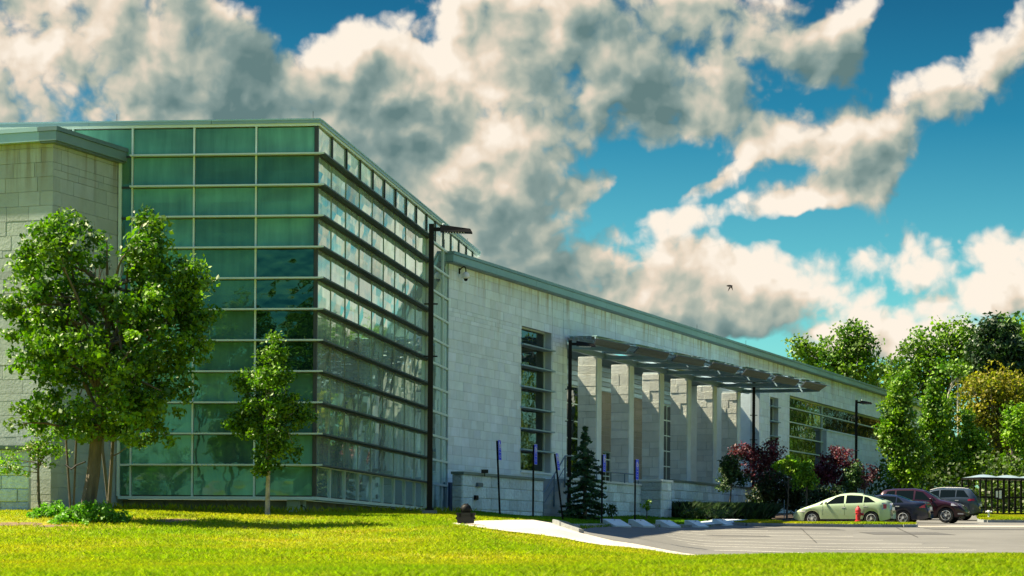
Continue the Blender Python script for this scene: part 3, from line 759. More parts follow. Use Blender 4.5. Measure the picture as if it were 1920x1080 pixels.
# windows: recessed glass, frames, projecting transoms
def window(parent, key, z_step, z_first, ncol, finp, side_light=False):
    s0, s1, z0, z1 = win[key]; w = MB(); fw = .06
    w.fbox(SW, s0, s0 + fw, -.42, -.30, z0, z1); w.fbox(SW, s1 - fw, s1, -.42, -.30, z0, z1); w.fbox(SW, s0 + fw, s1 - fw, -.42, -.30, z1 - fw, z1); w.fbox(SW, s0 + fw, s1 - fw, -.42, -.28, z0, z0 + fw)
    W_ = w.build('window', M_alu, parent)
    zs = [z0 + fw]; z = z_first
    while z > z0 + .25: zs.append(z); z -= z_step
    zs = [z0 + fw] + sorted(zs[1:]) + [z1 - fw]
    for i in range(len(zs) - 1):
        for c in range(ncol):
            a0 = s0 + fw + (s1 - s0 - 2 * fw) * c / ncol; a1 = s0 + fw + (s1 - s0 - 2 * fw) * (c + 1) / ncol
            pane(SW, a0 + .012, a1 - .012, zs[i] + .03, zs[i + 1] - .03, G_win, out=-.36, tilt=.010, tone=random.uniform(.7, 1.3), parent=W_)
    for z in zs[1:-1]:
        m = MB(); m.fbox(SW, s0 - .10 * (finp > 0), s1 + .10 * (finp > 0), .02 if finp > 0 else -.34, finp if finp > 0 else -.22, z - .03, z + .03)
        if finp > 0: m.fbox(SW, s0 + .003, s1 - .003, -.38, .018, z - .028, z + .028)
        m.build('transom', M_canopy if finp > 0 else M_alu, W_)
    m = MB(); m.fbox(SW, s0 - .05, s1 + .05, -.3, .06, z0 - .09, z0 - .003); m.build('sill', M_stone, W_)
    return W_
window(sb, 'a', .878, zw(972, 644.4), 2, .16)
window(sb, 'b', .87, zw(1441, 761), 1, .14)
window(sb, 'c', .87, zw(1478, 762), 1, 0)
z_d = win['d']; window(sb, 'd', .87, zw(1478, 762), 8, 0)
# recessed porch: back wall, side walls, added sun-blocking slab
sA, sB, zlo, zhi = win['r']; DEP = 4.4
BW = frame(SW(0, -DEP, 0), TH); KB = (D0w * (VPX - PX0)) * (33.83 + DEP) / 33.83
DB0 = BW(0, 0, 0).y
def sbk(px): return (KB / (VPX - px) - DB0) / math.cos(TH)
bwins = [(sbk(1050), sbk(1090), 2.75, 8.0), (sbk(1129), sbk(1146), 2.75, 4.9), (sbk(1238), sbk(1264), 2.75, 8.0), (sbk(1289), sbk(1313), 2.75, 8.0)]
m = MB()
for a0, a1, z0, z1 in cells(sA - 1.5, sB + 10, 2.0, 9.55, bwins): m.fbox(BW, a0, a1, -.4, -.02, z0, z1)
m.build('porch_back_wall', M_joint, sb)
ashlar(BW, sA - 1.5, sB + 10, 2.0, 8.0, 0, .42, (.8, 1.4), bwins, 0, sb, M_recess)
m = MB()
for k in range(6):
    m.fbox(BW, sA - 1.5, sB + 10, -.02, .06, 8.02 + k * .25, 8.02 + k * .25 + .21, 1.0 if k % 2 else 1.5)
m.build('porch_frieze', M_canopy, sb)
for (a0, a1, z0, z1) in bwins:
    w = MB(); w.fbox(BW, a0, a0 + .05, -.2, -.05, z0, z1); w.fbox(BW, a1 - .05, a1, -.2, -.05, z0, z1); w.fbox(BW, a0 + .05, a1 - .05, -.2, -.05, z1 - .05, z1)
    w.fbox(BW, (a0 + a1) / 2 - .025, (a0 + a1) / 2 + .025, -.2, -.08, z0, z1 - .05)
    W_ = w.build('window', M_alu, sb); z = z0
    while z < z1 - .2:
        for q in (0, 1):
            aa = a0 + .05 + (a1 - a0 - .1) / 2 * q
            pane(BW, aa + .02, aa + (a1 - a0 - .1) / 2 - .02, z + .03, min(z + .87, z1 - .05) - .03, G_win, out=-.12, parent=W_, tilt=.008)
        t_ = MB(); t_.fbox(BW, a0 + .05, a1 - .05, -.16, -.085, z + .84, z + .90); t_.build('transom', M_alu, W_); z += .87
m = MB(); m.fbox(SW, sA - .5, sA - .02, -DEP, -.56, 1.5, ZE - .2); m.build('porch_side_wall', M_stone, sb)
m = MB(); m.fbox(SW, sB + .02, sB + .5, -DEP, -.56, 1.5, ZE - .2); m.build('porch_side_wall', M_stone, sb)
m = MB(); m.fbox(SW, sA, sB, -DEP + .07, -2.2, 9.3, 9.5); m.build('porch_sun_blocker', M_fasciad, sb)  # unseen slab added to limit the sunlit patch on the pillars
m = MB(); m.fbox(SW, sA, sB, -DEP + .1, 1.5, 2.3, 2.72); m.build('porch_floor', M_conc, sb)
# fin pillars faced in stacked ashlar
pill = [(1116, 1125), (1177, 1185.5), (1234, 1242), (1286, 1293.2), (1334.6, 1341), (1379.6, 1385.6)]
PT = 8.62
for k, (p0, p1) in enumerate(pill):
    s0, s1 = sw(p0), sw(p1); dep = .90
    m = MB(); m.fbox(SW, s0 + .03, s1, -dep + .03, -.02, 2.72, PT); pl_ = m.build('pillar', M_joint, sb)
    m = MB(); m.fbox(SW, s0 + .02, s1 + .01, -.018, .02, 2.73, PT + .01, 1.25); m.build('edge_panel', M_conc, pl_)
    PF = frame(SW(s0 + .03, -dep, 0), TH + R(90)); z = 2.73
    while z < PT - .1:
        hh = random.choice((.30, .42, .55)); zt = min(z + hh, PT); s = 0; cut = random.choice((0, .3, .45, .62))
        parts = [0, cut * dep, dep - .02] if cut else [0, dep - .02]
        for i in range(len(parts) - 1):
            tn = random.uniform(.90, 1.12)
            b_ = MB(); b_.fbox(PF, parts[i] + .008, parts[i + 1] - .008, -.01, .02 + random.uniform(0, .035), z + .008, zt - .008, tn, .006); b_.build('stone_block', M_pier, pl_)
        z = zt
# canopy: outriggers, glazed purlin decks and tilted louvre fronts
cn = sb
tips = [((1120, 635), (1183, 648), (1173, 660), (1114.5, 646.7)), ((1199.5, 651), (1256, 662.7), (1248, 675), (1189, 663)), ((1271, 666), (1323.8, 676.5), (1317, 688), (1260, 678)),
        ((1339, 679.4), (1386.8, 690), (1378, 701), (1328, 691)), ((1400.8, 692), (1445.3, 701.6), (1437, 712.5), (1391, 703.5)), ((1457, 704), (1499.5, 713), (1492, 723), (1448, 715.5)), ((1511.5, 715), (1551, 722.7), (1536, 733.6), (1502, 726))]
canopy = empty('canopy', (0, 0, 0)); canopy.parent = sb; canopy.location = (0, 0, 0); canopy.location = Vector(SW(sA, 0, 8.5)) - Vector(sb.location)
bases = [sA] + [sw(p[1]) for p in pill]
HT = 8.71
for k, tp4 in enumerate(tips):
    def dt(px, py): return HT * F / ((HY + ROLL * (px - 960)) - py)
    dA = dt(*tp4[0]); dB = dt(*tp4[1])
    A_ = world(*tp4[0], dA); B_ = world(*tp4[1], dB)
    Cc = world(*tp4[2], dB + .15); Dd = world(*tp4[3], dA + .15)
    nrm = (B_ - A_).cross(Dd - A_).normalized(); nrm = nrm if nrm.y < 0 else -nrm
    lv = MB()
    for q in range(3):   # three boards with shadow gaps
        f0, f1 = q / 3 + .02, (q + 1) / 3 - .01
        P4 = [A_.lerp(Dd, f1), B_.lerp(Cc, f1), B_.lerp(Cc, f0), A_.lerp(Dd, f0)]
        lv.hexa([p - nrm * .06 for p in P4] + [p + nrm * .0 for p in P4], random.uniform(.85, 1.2))
    lv.build('louvre_panel', M_louvre, canopy)
    base = SW(bases[k], .05, PT + .10 if k else PT + .2)
    # outrigger: lower flange, web, rising upper flange
    tip = (B_ + Cc) / 2; tipL = Cc + Vector((0, 0, -.02)); up = Vector((0, 0, 1)); w = SW.t * .14
    lo0 = base + Vector((0, 0, -.18)); hi0 = base + Vector((0, 0, .10)); mid = lo0.lerp(tipL, .55)
    m = MB(); m.hexa([lo0 - w, tipL - w, tipL + w, lo0 + w] + [p + up * .17 for p in (lo0 - w, tipL - w * 1, tipL + w, lo0 + w)])
    og = m.build('outrigger', M_canopy, canopy)
    m = MB(); hh = B_.lerp(base, .07) + Vector((0, 0, -.10)); m.hexa([hi0 - w, hh - w, hh + w, hi0 + w] + [p + up * .10 for p in (hi0 - w, hh - w, hh + w, hi0 + w)], 1.3); m.build('upper_flange', M_canopy, og)
    # deck between this outrigger and the previous tip
    prevb = SW(bases[k] - (bases[k] - (bases[k - 1] if k else bases[0] - .1)), .05, PT + .3)
    TL = A_ + Vector((0, 0, .0)); TR = B_; BL = prevb + Vector((0, 0, .15)); BR = base + Vector((0, 0, .28))
    gl = MB()
    fa = MB()
    for q in range(7):
        f = (q + .5) / 7; a = BL.lerp(TL, f); b2 = BR.lerp(TR, f); dv = (TL - BL).normalized() * .05
        gl.hexa([a - dv, a + dv, b2 + dv, b2 - dv] + [p + up * .09 for p in (a - dv, a + dv, b2 + dv, b2 - dv)], random.uniform(.9, 1.4))
    gl.build('purlins', M_canopy, canopy, kind='stuff')
    for q in range(3):
        f0, f1 = q / 3 + .01, (q + 1) / 3 - .01
        for h2 in range(2):
            g0, g1 = h2 / 2 + .01, (h2 + 1) / 2 - .01
            def bil(u, v): return (BL.lerp(TL, u)).lerp(BR.lerp(TR, u), v)
            P4 = [bil(f0, g0), bil(f1, g0), bil(f1, g1), bil(f0, g1)]
            m = MB(); m.hexa([p + up * .11 for p in P4] + [p + up * .13 for p in P4], 1.2); m.build('canopy_pane', MATS.get('canopy_glass') or glass('canopy_glass', (.22, .34, .38), spec=.5, ior=1.5), canopy)
    m = MB(); g = (B_ - A_).normalized() * .34; m.hexa([B_, B_ + g, B_ + g + (BR - B_) * .55, B_ + (BR - B_) * .55] + [p + up * .03 for p in (B_, B_ + g, B_ + g + (BR - B_) * .55, B_ + (BR - B_) * .55)], 1.5); m.build('gutter_flashing', M_canopy, canopy)
m = MB(); m.fbox(SW, sA, bases[-1] + 1.2, .03, .2, PT - .05, PT + .18); m.build('eaves_beam', M_canopy, canopy)
# dome camera on its swan-neck bracket
scm = empty('security_camera', SW(sw(857), .02, zat(857, 510, 89.6)), 'white domed security camera hanging from a black swan neck on the limestone corner', 'camera')
q = scm.location; nn = SW.n; tt = SW.t
m = MB(); m.tube([q + nn * -.02, q + nn * .08 + Vector((0, 0, .10)), q + nn * .16 + Vector((0, 0, .16)), q + nn * .24 + Vector((0, 0, .14)), q + nn * .27 + Vector((0, 0, .02)), q + nn * .27 + Vector((0, 0, -.06))], .024, 8)
m.tube([q + Vector((0, 0, -.12)), q + Vector((0, 0, .1))], .035, 8); m.build('bracket', M_black, scm)
cc_ = q + nn * .27; m = MB(); m.lathe([(.03, .0), (.10, -.03), (.14, -.10), (.155, -.18), (.15, -.24), (.11, -.26)], (cc_.x, cc_.y, cc_.z - .05), 16); m.build('housing', M_white, scm, smooth=True)
m = MB(); m.lathe([(.08, -.262), (.075, -.31), (.05, -.35), (.01, -.365)], (cc_.x, cc_.y, cc_.z - .05), 12); m.build('lens_dome', M_cglass, scm, smooth=True)
# blue service doors at the foot of the corner
dm = MB(); dm.fbox(SW, .05, sw(866), .0, .05, .95, 2.38); D_ = dm.build('service_door', M_door, sb)
for k in range(3):
    m = MB(); m.fbox(SW, .08 + k * .48, .5 + k * .48, .052, .07, .98, 2.34); m.build('door_leaf', M_door, D_)

# ================================================================== stone wing on the left
DL = 63.4; LX = xat(94.5, DL); LW = frame((LX, DL, 0), TH)      # its right face runs parallel to the limestone wing
LLf = frame(Vector((LX, DL, 0)) - Vector((math.sin(TH + R(90)), math.cos(TH + R(90)), 0)) * 9.0, TH + R(90))  # left face, a=9 at the corner
lb = empty('stone_wing', (LX, DL, Hs(LX, DL)), 'tall grey limestone block with zinc roof edge behind the big leafy tree', 'building')
zt = zat(94, 266, DL); lenR = (66.75 - DL) / math.cos(TH)
m = MB(); m.hexa([Vector((p.x, p.y, z)) for z in (.2, zt) for p in (LLf(0, -.03, 0), LLf(8.97, -.03, 0), LW(lenR, -.03, 0), LW(lenR, -9, 0))]); m.build('wall', M_joint, lb)
random.seed(5)
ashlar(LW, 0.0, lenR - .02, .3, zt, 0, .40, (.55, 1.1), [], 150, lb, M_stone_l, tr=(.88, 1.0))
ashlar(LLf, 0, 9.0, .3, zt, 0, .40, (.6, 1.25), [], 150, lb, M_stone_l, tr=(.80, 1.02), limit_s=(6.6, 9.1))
m = MB(); m.fbox(LW, -.25, lenR + .1, -.3, .25, zt, zt + .26, .75); m.build('fascia_panel', M_fascia, lb)
m = MB(); m.fbox(LW, -.28, lenR + .2, -.32, .29, zt + .265, zt + .38, .55); m.build('fascia_cap', M_fascia, lb)
m = MB(); m.fbox(LLf, 0, 8.7, -.3, .25, zt, zt + .26, 1.2); m.build('fascia_panel', M_fascia, lb)
m = MB(); m.fbox(LLf, 0, 8.67, -.32, .28, zt + .265, zt + .38, 1.25); m.build('fascia_cap', M_fascia, lb)
m = MB(); m.fbox(LW, -.2, lenR, -.3, .2, zt - .05, zt - .003); m.build('soffit', M_fasciad, lb)
# low walls: (name, start, angle, length, height levels, cap)
def low_wall(P, ang, L, thick, zb, ztp, label, capm=M_fasciad, bh=.42, bl=.95, budget=70, cap=.10, name='retaining_wall', capover=.06, group=None):
    fr = frame((P.x, P.y, 0), ang); w = empty(name, (P.x, P.y, zb + .3), label, 'wall', group)
    m = MB(); m.fbox(fr, 0.03, L - .03, -thick + .03, -.03, zb, ztp); m.build('wall_core', M_joint, w)
    z = ztp; r_ = 0; n = 0; rest = MB()
    while z > zb + .02:
        z2 = max(z - bh, zb); s = 0; off = (r_ % 2) * bl / 2
        while s < L - .05:
            e = min(s + (bl if not (s == 0 and off) else off), L)
            mm = MB() if n < budget else rest
            mm.fbox(fr, s + .008, e - .008, -.04, random.uniform(0, .03), z2 + .008, z - .008, random.uniform(.8, 1.2), .02)
            if mm is not rest: mm.build('stone_block', M_stone2, w); n += 1
            s = e
        z = z2; r_ += 1
    if rest.v: rest.build('stone_courses', M_stone2, w, kind='stuff')
    e_ = frame(fr(0, -thick, 0), ang + R(90)); z = ztp
    while z > zb + .02:
        z2 = max(z - bh, zb); mm = MB(); mm.fbox(e_, .01, thick - .02, -.02, .02, z2 + .008, z - .008, random.uniform(.6, .9), .02); mm.build('stone_block', M_stone2, w); z = z2
    if cap:
        m = MB(); m.fbox(fr, -capover, L + capover, -thick - .03, capover + .02, ztp + .003, ztp + cap); m.build('coping', capm, w)
    return w
def wallpt(px, off):
    """point on the line parallel to the limestone face, off metres in front of it"""
    K2 = (33.83 - off) / 33.83 * KW; d = K2 / (VPX - px); return Vector((xat(px, d), d, 0))
a = wallpt(866, 2.4); b_ = wallpt(1017, 2.4)
low_wall(a, TH, (b_ - a).length, .4, .3, zat(880, 890, a.y + .5), 'split-face stone retaining wall with dark coping beside the blue service doors')
a = wallpt(1062, 1.6); b_ = wallpt(1239, 1.6)
low_wall(a, TH, (b_ - a).length, .4, .5, 2.74, 'light stone terrace wall behind the spruce, below the entrance pillars', capm=M_conc, bh=.40)
a = wallpt(1239, 2.6); b_ = wallpt(1258, 2.6)
low_wall(a, TH, (b_ - a).length, 1.3, .5, zat(1240, 903, a.y), 'short projecting stone pier at the end of the terrace wall', capm=M_conc, budget=20)
a = wallpt(1259, 2.2); b_ = wallpt(1640, 2.2)
low_wall(a, TH, (b_ - a).length, .4, .6, zat(1280, 903, a.y), 'long stone garden wall with dark coping behind the plum trees', bh=.40, budget=110)
a = Vector((xat(-60, 62.6), 62.6, 0)); low_wall(a, R(92), (54 + 60) / F * 62.6, .4, .3, zat(30, 842, 62.5), 'low rough stone wall with dark coping left of the flowering sapling', bh=.36, bl=.9)
m_ = None
# stairs with blue-grey railing
st = empty('entrance_stairs', (*wallpt(1018, 2.2).xy, Hs(*wallpt(1018, 2.2).xy)), 'dark concrete steps rising to the entrance terrace behind the leaning sign', 'stairs')
p0 = wallpt(1017, 2.1); SF = frame((p0.x, p0.y, 0), TH); Ls = (wallpt(1062, 2.1) - p0).length
zs0 = Hs(p0.x, p0.y)
nst = 9
for k in range(nst):
    m = MB(); m.fbox(SF, Ls * k / nst, Ls, -1.9, -.05, zs0 + (k) * (2.72 - zs0) / nst - (.4 if k == 0 else 0), zs0 + (k + 1) * (2.72 - zs0) / nst, random.uniform(.5, .65)); m.build('step', M_conc, st)
rl = empty('stair_railing', (p0.x, p0.y, zs0), 'blue grey tube railing climbing beside the entrance steps', 'railing')
m = MB(); A1 = SF(.05, .0, zs0 + .95); B1 = SF(Ls * .92, .0, 2.72 + .95); C1 = SF(Ls + .5, 0, 2.72 + .98)
m.tube([A1, B1, C1], .03, 8); m.tube([A1 - Vector((0, 0, .45)), B1 - Vector((0, 0, .45))], .02, 6); m.build('handrail', M_rail, rl)
for f in (0.0, .5, 1.0):
    P_ = A1.lerp(B1, f); m = MB(); m.tube([P_ - Vector((0, 0, 1.3)), P_], .035, 8); m.build('post', M_rail, rl)
tr_ = empty('terrace_railing', wallpt(1120, 1.8), 'low blue rail along the top of the light terrace wall', 'railing'); tr_.location.z = 2.8
a = wallpt(1118, 1.8); b_ = wallpt(1196, 1.8); m = MB(); m.tube([a + Vector((0, 0, 3.22)), b_ + Vector((0, 0, 3.22))], .03, 8); m.build('handrail', M_rail, tr_)
for f in (0, .33, .66, 1):
    P_ = a.lerp(b_, f); m = MB(); m.tube([P_ + Vector((0, 0, 2.8)), P_ + Vector((0, 0, 3.22))], .025, 8); m.build('post', M_rail, tr_)
# small fixtures on the first retaining wall
fx = wallpt(880, 2.4)
vt = SW.t
def wallfix(px, py, w, h, name, label, material, cat):
    p = wallpt(px, 2.4); z = zat(px, py, p.y); r_ = empty(name, (p.x, p.y, z), label, cat); fr = frame((p.x, p.y, 0), TH)
    m = MB(); m.fbox(fr, -w / 2, w / 2, .03, .08, z - h / 2, z + h / 2); m.build('plate', material, r_)
    m = MB(); m.fbox(fr, -w / 2 + .03, w / 2 - .03, .081, .10, z - h / 2 + .03, z + h / 2 - .03, .8); m.build('cover', material, r_)
wallfix(896, 909, .55, .15, 'wall_vent', 'small blue grey vent plate high on the retaining wall', M_rail, 'vent')
wallfix(890, 933, .3, .17, 'hose_bib_cover', 'small dark fitting halfway up the retaining wall', M_black, 'fitting')
pfl = wallpt(908, 2.55); z_ = zat(908, 884, pfl.y)
fl = empty('floodlight', (pfl.x, pfl.y, z_ - .12), 'small dark floodlight on top of the first retaining wall', 'floodlight')
m = MB(); m.box(pfl.x - .13, pfl.x + .13, pfl.y - .1, pfl.y + .1, z_ - .06, z_ + .07); m.tube([(pfl.x, pfl.y, z_ - .18), (pfl.x, pfl.y, z_ - .06)], .02, 6); m.build('body', M_case, fl)

# ================================================================== lamp posts
def lamp(px, d, top, armpx, label, w=.155, base=True):
    x = xat(px, d); zb = Hs(x, d); zt_ = zat(px, top, d)
    r = empty('lamp_post', (x, d, zb), label, 'lamp post', 'dark square parking lot lamp posts')
    m = MB(); m.hexa([(x + a * w / 2 * s, d + b * w / 2 * s, z) for z, s in ((zb + .02, 1.02), (zt_, .95)) for a, b in ((-1, -1), (1, -1), (1, 1), (-1, 1))]); m.build('pole', M_bronze, r)
    if base:
        m = MB(); m.box(x - .21, x + .21, d - .21, d + .21, zb - .3, zb + .13); m.build('concrete_footing', M_found, r)
        m = MB(); m.box(x - .13, x + .13, d - .13, d + .13, zb + .131, zb + .19); m.build('base_cover', M_bronze, r)
    L = armpx * d / F; z = zt_ - .16
    m = MB(); m.box(x + w * .45, x + .28, d - .04, d + .04, z - .05, z + .06); m.build('arm', M_bronze, r)
    h0, h1 = x + .26, x + L + .06
    m = MB(); m.add([(h0, d - .16, z - .07), (h1, d - .20, z - .10), (h1, d + .20, z - .10), (h0, d + .16, z - .07), (h0, d - .12, z + .13), (h1 - .06, d - .16, z + .01), (h1 - .06, d + .16, z + .01), (h0, d + .12, z + .13)],
                    [(0, 3, 2, 1), (4, 5, 6, 7), (0, 1, 5, 4), (1, 2, 6, 5), (2, 3, 7, 6), (3, 0, 4, 7)]); hd = m.build('lamp_head', M_bronze, r)
    m = MB()
    for k in range(8):
        xx = h0 + .12 + k * (h1 - h0 - .3) / 8; m.box(xx, xx + .03, d - .13, d + .13, z - .115, z - .085)
    m.build('led_array', M_lamp, hd)
    m = MB(); m.lathe([(.035, 0), (.035, .05), (.02, .06)], (h0 + .09, d, z + .12), 10); m.build('photocell', M_conc, hd)
    for zz in (zb + (zt_ - zb) * .545, zb + (zt_ - zb) * .725):
        m = MB(); m.box(x - .20, x + .20, d - .03, d + .03, zz - .02, zz + .02); m.build('banner_bracket', M_bronze, r)
    return r
lamp(805, 67, 420, 73, 'nearest and tallest dark lamp post, in front of the glass block')
lamp(1066.5, 96.4, 638, 45, 'dark lamp post beside the spruce tree at the left end of the canopy')
lamp(1411.5, 124, 708, 34, 'dark lamp post in front of the plum tree, lamp head below the canopy tips')
lamp(1604, 147, 750, 27, 'farthest dark lamp post, between the plum tree and the columnar trees')

# ================================================================== blue accessible-parking signs
def textmesh(s, size, name, material, parent, origin, xdir, ydir, sx=1.0):
    cu = bpy.data.curves.new('t', 'FONT'); cu.body = s; cu.size = size; cu.align_x = 'CENTER'; cu.align_y = 'CENTER'; cu.resolution_u = 2
    o = bpy.data.objects.new('t', cu); dg = bpy.context.evaluated_depsgraph_get(); COL.objects.link(o); dg.update()
    me = o.evaluated_get(dg).to_mesh(); m = MB()
    vs = [origin + xdir * v.co.x * sx + ydir * v.co.y for v in me.vertices]
    m.add(vs, [tuple(p.vertices) for p in me.polygons]); bpy.data.objects.remove(o); bpy.data.curves.remove(cu)
    return m.build(name, material, parent)
def sign(px, py_b, d, topy, ply, pxw, lean, label):
    x = xat(px, d); zb = Hs(x, d); zt_ = zat(px, topy, d)
    r = empty('parking_sign', (x, d, zb), label, 'sign', 'narrow blue parking signs seen nearly edge-on')
    ln = Vector((-lean * (zt_ - zb) , 0, zt_ - zb)).normalized(); o = Vector((x, d, zb)); L = (zt_ - zb)
    m = MB(); a, b = o + ln * -.2, o + ln * (L - .02); s = .032
    m.hexa([p + Vector((u * s, v * s, 0)) for p in (a, b) for u, v in ((-1, -1), (1, -1), (1, 1), (-1, 1))]); m.build('post', M_bronze, r)
    h = (ply - topy) * d / F; w = .42; vis = pxw * d / F; th = math.asin(min(.95, vis / w))
    xd = Vector((math.sin(th), math.cos(th) * 1.0, 0)); nd = Vector((math.cos(th), -math.sin(th), 0))
    if True: nd = Vector((xd.y, -xd.x, 0))
    cpt = o + ln * (L - h / 2) + nd * .045 + Vector((s * 1.2, -s, 0))
    m = MB(); P4 = [cpt + xd * sx * w / 2 + ln * sz * h / 2 for sx, sz in ((-1, -1), (1, -1), (1, 1), (-1, 1))]
    m.hexa([p - nd * .006 for p in P4] + [p + nd * .0 for p in P4]); pl = m.build('sign_plate', M_blue, r)
    fr_ = MB(); 
    for (sx0, sx1, sz0, sz1) in ((-.5, .5, -.5, -.488), (-.5, .5, .488, .5), (-.5, -.485, -.488, .488), (.485, .5, -.488, .488)):
        P4 = [cpt + xd * u * w + ln * v * h for u, v in ((sx0, sz0), (sx1, sz0), (sx1, sz1), (sx0, sz1))]
        fr_.hexa([p + nd * .001 for p in P4] + [p + nd * .004 for p in P4])
    fr_.build('border', M_white, pl)
    # wheelchair figure: head, back, seat, leg and open wheel
    def P(u, v): return cpt + xd * u * w + ln * (v * h) + nd * .005
    m = MB(); asp = w / h
    ring = [(P(-.03 + .24 * math.cos(t), .24 + .24 * asp * math.sin(t))) for t in [R(q) for q in range(100, 381, 20)]]
    m.tube(ring, .012, 4)
    m.tube([P(-.06, .36), P(-.03, .26), P(.16, .26), P(.24, .17)], .014, 4)
    m.tube([P(-.06, .405), P(-.055, .42)], .03, 8)
    m.build('wheelchair_symbol', M_white, pl)
    for s_, v, sz in (('RESERVED', .03, .055), ('PARKING', -.10, .055), ('PERMIT', -.25, .050), ('REQUIRED', -.34, .050)):
        textmesh(s_, sz, 'lettering', M_white, pl, P(0, v), xd, ln)
    return r
sign(937, 968, 75.7, 825, 863, 5, .045, 'leftmost blue sign, on a post that tilts slightly left, seen almost edge-on')
sign(999, 974, 79, 833, 871, 5.5, 0, 'blue sign standing upright in front of the tall narrow window')
sign(1055.5, 975, 82, 849, 881, 4.5, .13, 'blue sign on the post leaning hard to the left beside a lamp post')
sign(1128, 980, 85.5, 852, 885, 5.5, 0, 'blue sign just right of the spruce tree')
sign(1190, 978, 89.4, 861, 900, 6, 0, 'rightmost blue sign, in front of the light terrace wall')

# ================================================================== wheel stops
def bline(px):   # lawn boundary line
    d = 84 * 1500 / (VPX - px); return d
ws_lab = ['pale concrete wheel stop nearest the sidewalk, first of five', 'pale concrete wheel stop below the rightmost blue sign', 'third concrete wheel stop, in the middle of the row of five',
          'fourth concrete wheel stop, beside the sloping ramp', 'concrete wheel stop at the far end of the row by the grass island']
for k, px in enumerate((1150, 1200, 1250, 1303, 1354)):
    d = bline(px) - .3; x = xat(px, d) - .1; z = Hs(x, d); fr = frame((x, d, z), TH + R(6 * (k == 0)))
    r = empty('wheel_stop', (x, d, z), ws_lab[k], 'wheel stop', 'concrete wheel stops along the kerb')
    m = MB(); vs = []; L = 1.5
    prof = [(-.26, -.05), (-.22, .27), (-.05, .28), (.42, .03), (.42, -.05)]
    for a_ in (0, .04, L - .04, L):
        e = .92 if a_ in (0, L) else 1.0
        for (b, c) in prof: vs.append(fr(a_ - .5, b * e, c * e))
    n = 5; fs = [(i * n + j, i * n + (j + 1) % n, (i + 1) * n + (j + 1) % n, (i + 1) * n + j) for i in range(3) for j in range(n)] + [(4, 3, 2, 1, 0), (15, 16, 17, 18, 19)]
    m.add(vs, fs); m.build('block', M_conc, r)
    m = MB(); m.lathe([(.03, 0), (.03, .02)], tuple(fr(.2, .06, .235)), 8); m.build('anchor_pin', M_alud, r)
# wedge ramp behind the last stops
rmp = [PG(1285, 97.3), PG(1345, 99.5), PG(1392, 103.2), PG(1408, 108.5), PG(1345, 108.5)]
sheet('kerb_ramp', rmp, .10, M_conc, step=.7)

# ================================================================== equipment case on the sidewalk
cx, cy = xat(873, 56.9) , 56.9; cz = Hs(cx, cy) + .03
ec = empty('equipment_case', (cx, cy, cz), 'dark grey hard equipment case with clasps standing on the end of the sidewalk', 'case')
m = MB(); m.hexa([(cx + a * s, cy + b * .17, cz + z) for z, s in ((0, .205), (.20, .225)) for a, b in ((-1, -1), (1, -1), (1, 1), (-1, 1))]); m.build('tub', M_case, ec)
m = MB(); m.box(cx - .24, cx + .24, cy - .185, cy + .185, cz + .203, cz + .262); m.build('lid', M_case, ec)
for dx in (-.16, .12):
    m = MB(); m.box(cx + dx, cx + dx + .05, cy - .20, cy - .186, cz + .15, cz + .24); m.build('clasp', M_black, ec)
for dx in (-.245, .215):
    m = MB(); m.box(cx + dx, cx + dx + .03, cy - .12, cy + .12, cz + .10, cz + .15); m.build('handle', M_black, ec)
for dx in (-.19, .15):
    m = MB(); m.box(cx + dx, cx + dx + .035, cy - .178, cy - .165, cz + .01, cz + .15); m.build('rib', M_case, ec)
bp = empty('backpack', (cx + .0, cy, cz + .262), 'small rounded black bag lying on top of the equipment case', 'bag')
def ellipsoid(c, r, n=12, k=8, bottom=-1.0, jitter=0):
    m = MB(); pr = []
    for i in range(k + 1):
        ph = math.asin(bottom) + (math.pi / 2 - math.asin(bottom)) * i / k; pr.append((max(math.cos(ph), .02), math.sin(ph)))
    m.lathe(pr, (0, 0, 0), n); m.v = [(c[0] + v[0] * r[0], c[1] + v[1] * r[1], c[2] + v[2] * r[2]) for v in m.v]; return m
ellipsoid((cx + .0, cy, cz + .34), (.13, .12, .15), 14, 8, -.55).build('body', M_black, bp, smooth=True)
m = MB(); m.tube([(cx + .10, cy - .05, cz + .27), (cx + .15, cy - .06, cz + .33), (cx + .11, cy - .05, cz + .42), (cx + .03, cy - .04, cz + .49)], .010, 6); m.build('strap', M_black, bp)
m = MB(); m.tube([(cx - .12, cy - .05, cz + .28), (cx - .125, cy - .07, cz + .38), (cx - .07, cy - .06, cz + .46), (cx, cy - .05, cz + .485)], .008, 6); m.build('strap', M_case, bp)

# ================================================================== fire hydrant
hd_ = 101.8; hx = xat(1608.5, hd_); hz = Hs(hx, hd_) + .10
hy = empty('fire_hydrant', (hx, hd_, hz), 'red fire hydrant with black foot on the grass island in front of the green hatchback', 'fire hydrant')
s_ = .86 / .80
m = MB(); m.lathe([(.115, .0), (.115, .13)], (hx, hd_, hz), 14); m.build('base', M_black, hy)
m = MB(); m.lathe([(.15, .13), (.15, .17), (.108, .18), (.105, .50), (.14, .505), (.14, .54), (.11, .55), (.13, .60), (.125, .66), (.09, .74), (.05, .78), (.03, .785), (.03, .84), (.01, .845)], (hx, hd_, hz), 18); m.build('barrel', M_hyd, hy, smooth=False)
m = MB(); m.lathe([(.05, .08), (.055, .20), (.07, .20), (.07, .25), (.02, .255)], (hx, hd_, hz + .46), 12, 'X'); m.build('side_outlet', M_hyd, hy)
m = MB(); m.lathe([(.065, -.08), (.075, -.19), (.09, -.19), (.09, -.25), (.03, -.26)], (hx, hd_, hz + .40), 12, 'Y'); m.build('pumper_outlet', M_hyd, hy)

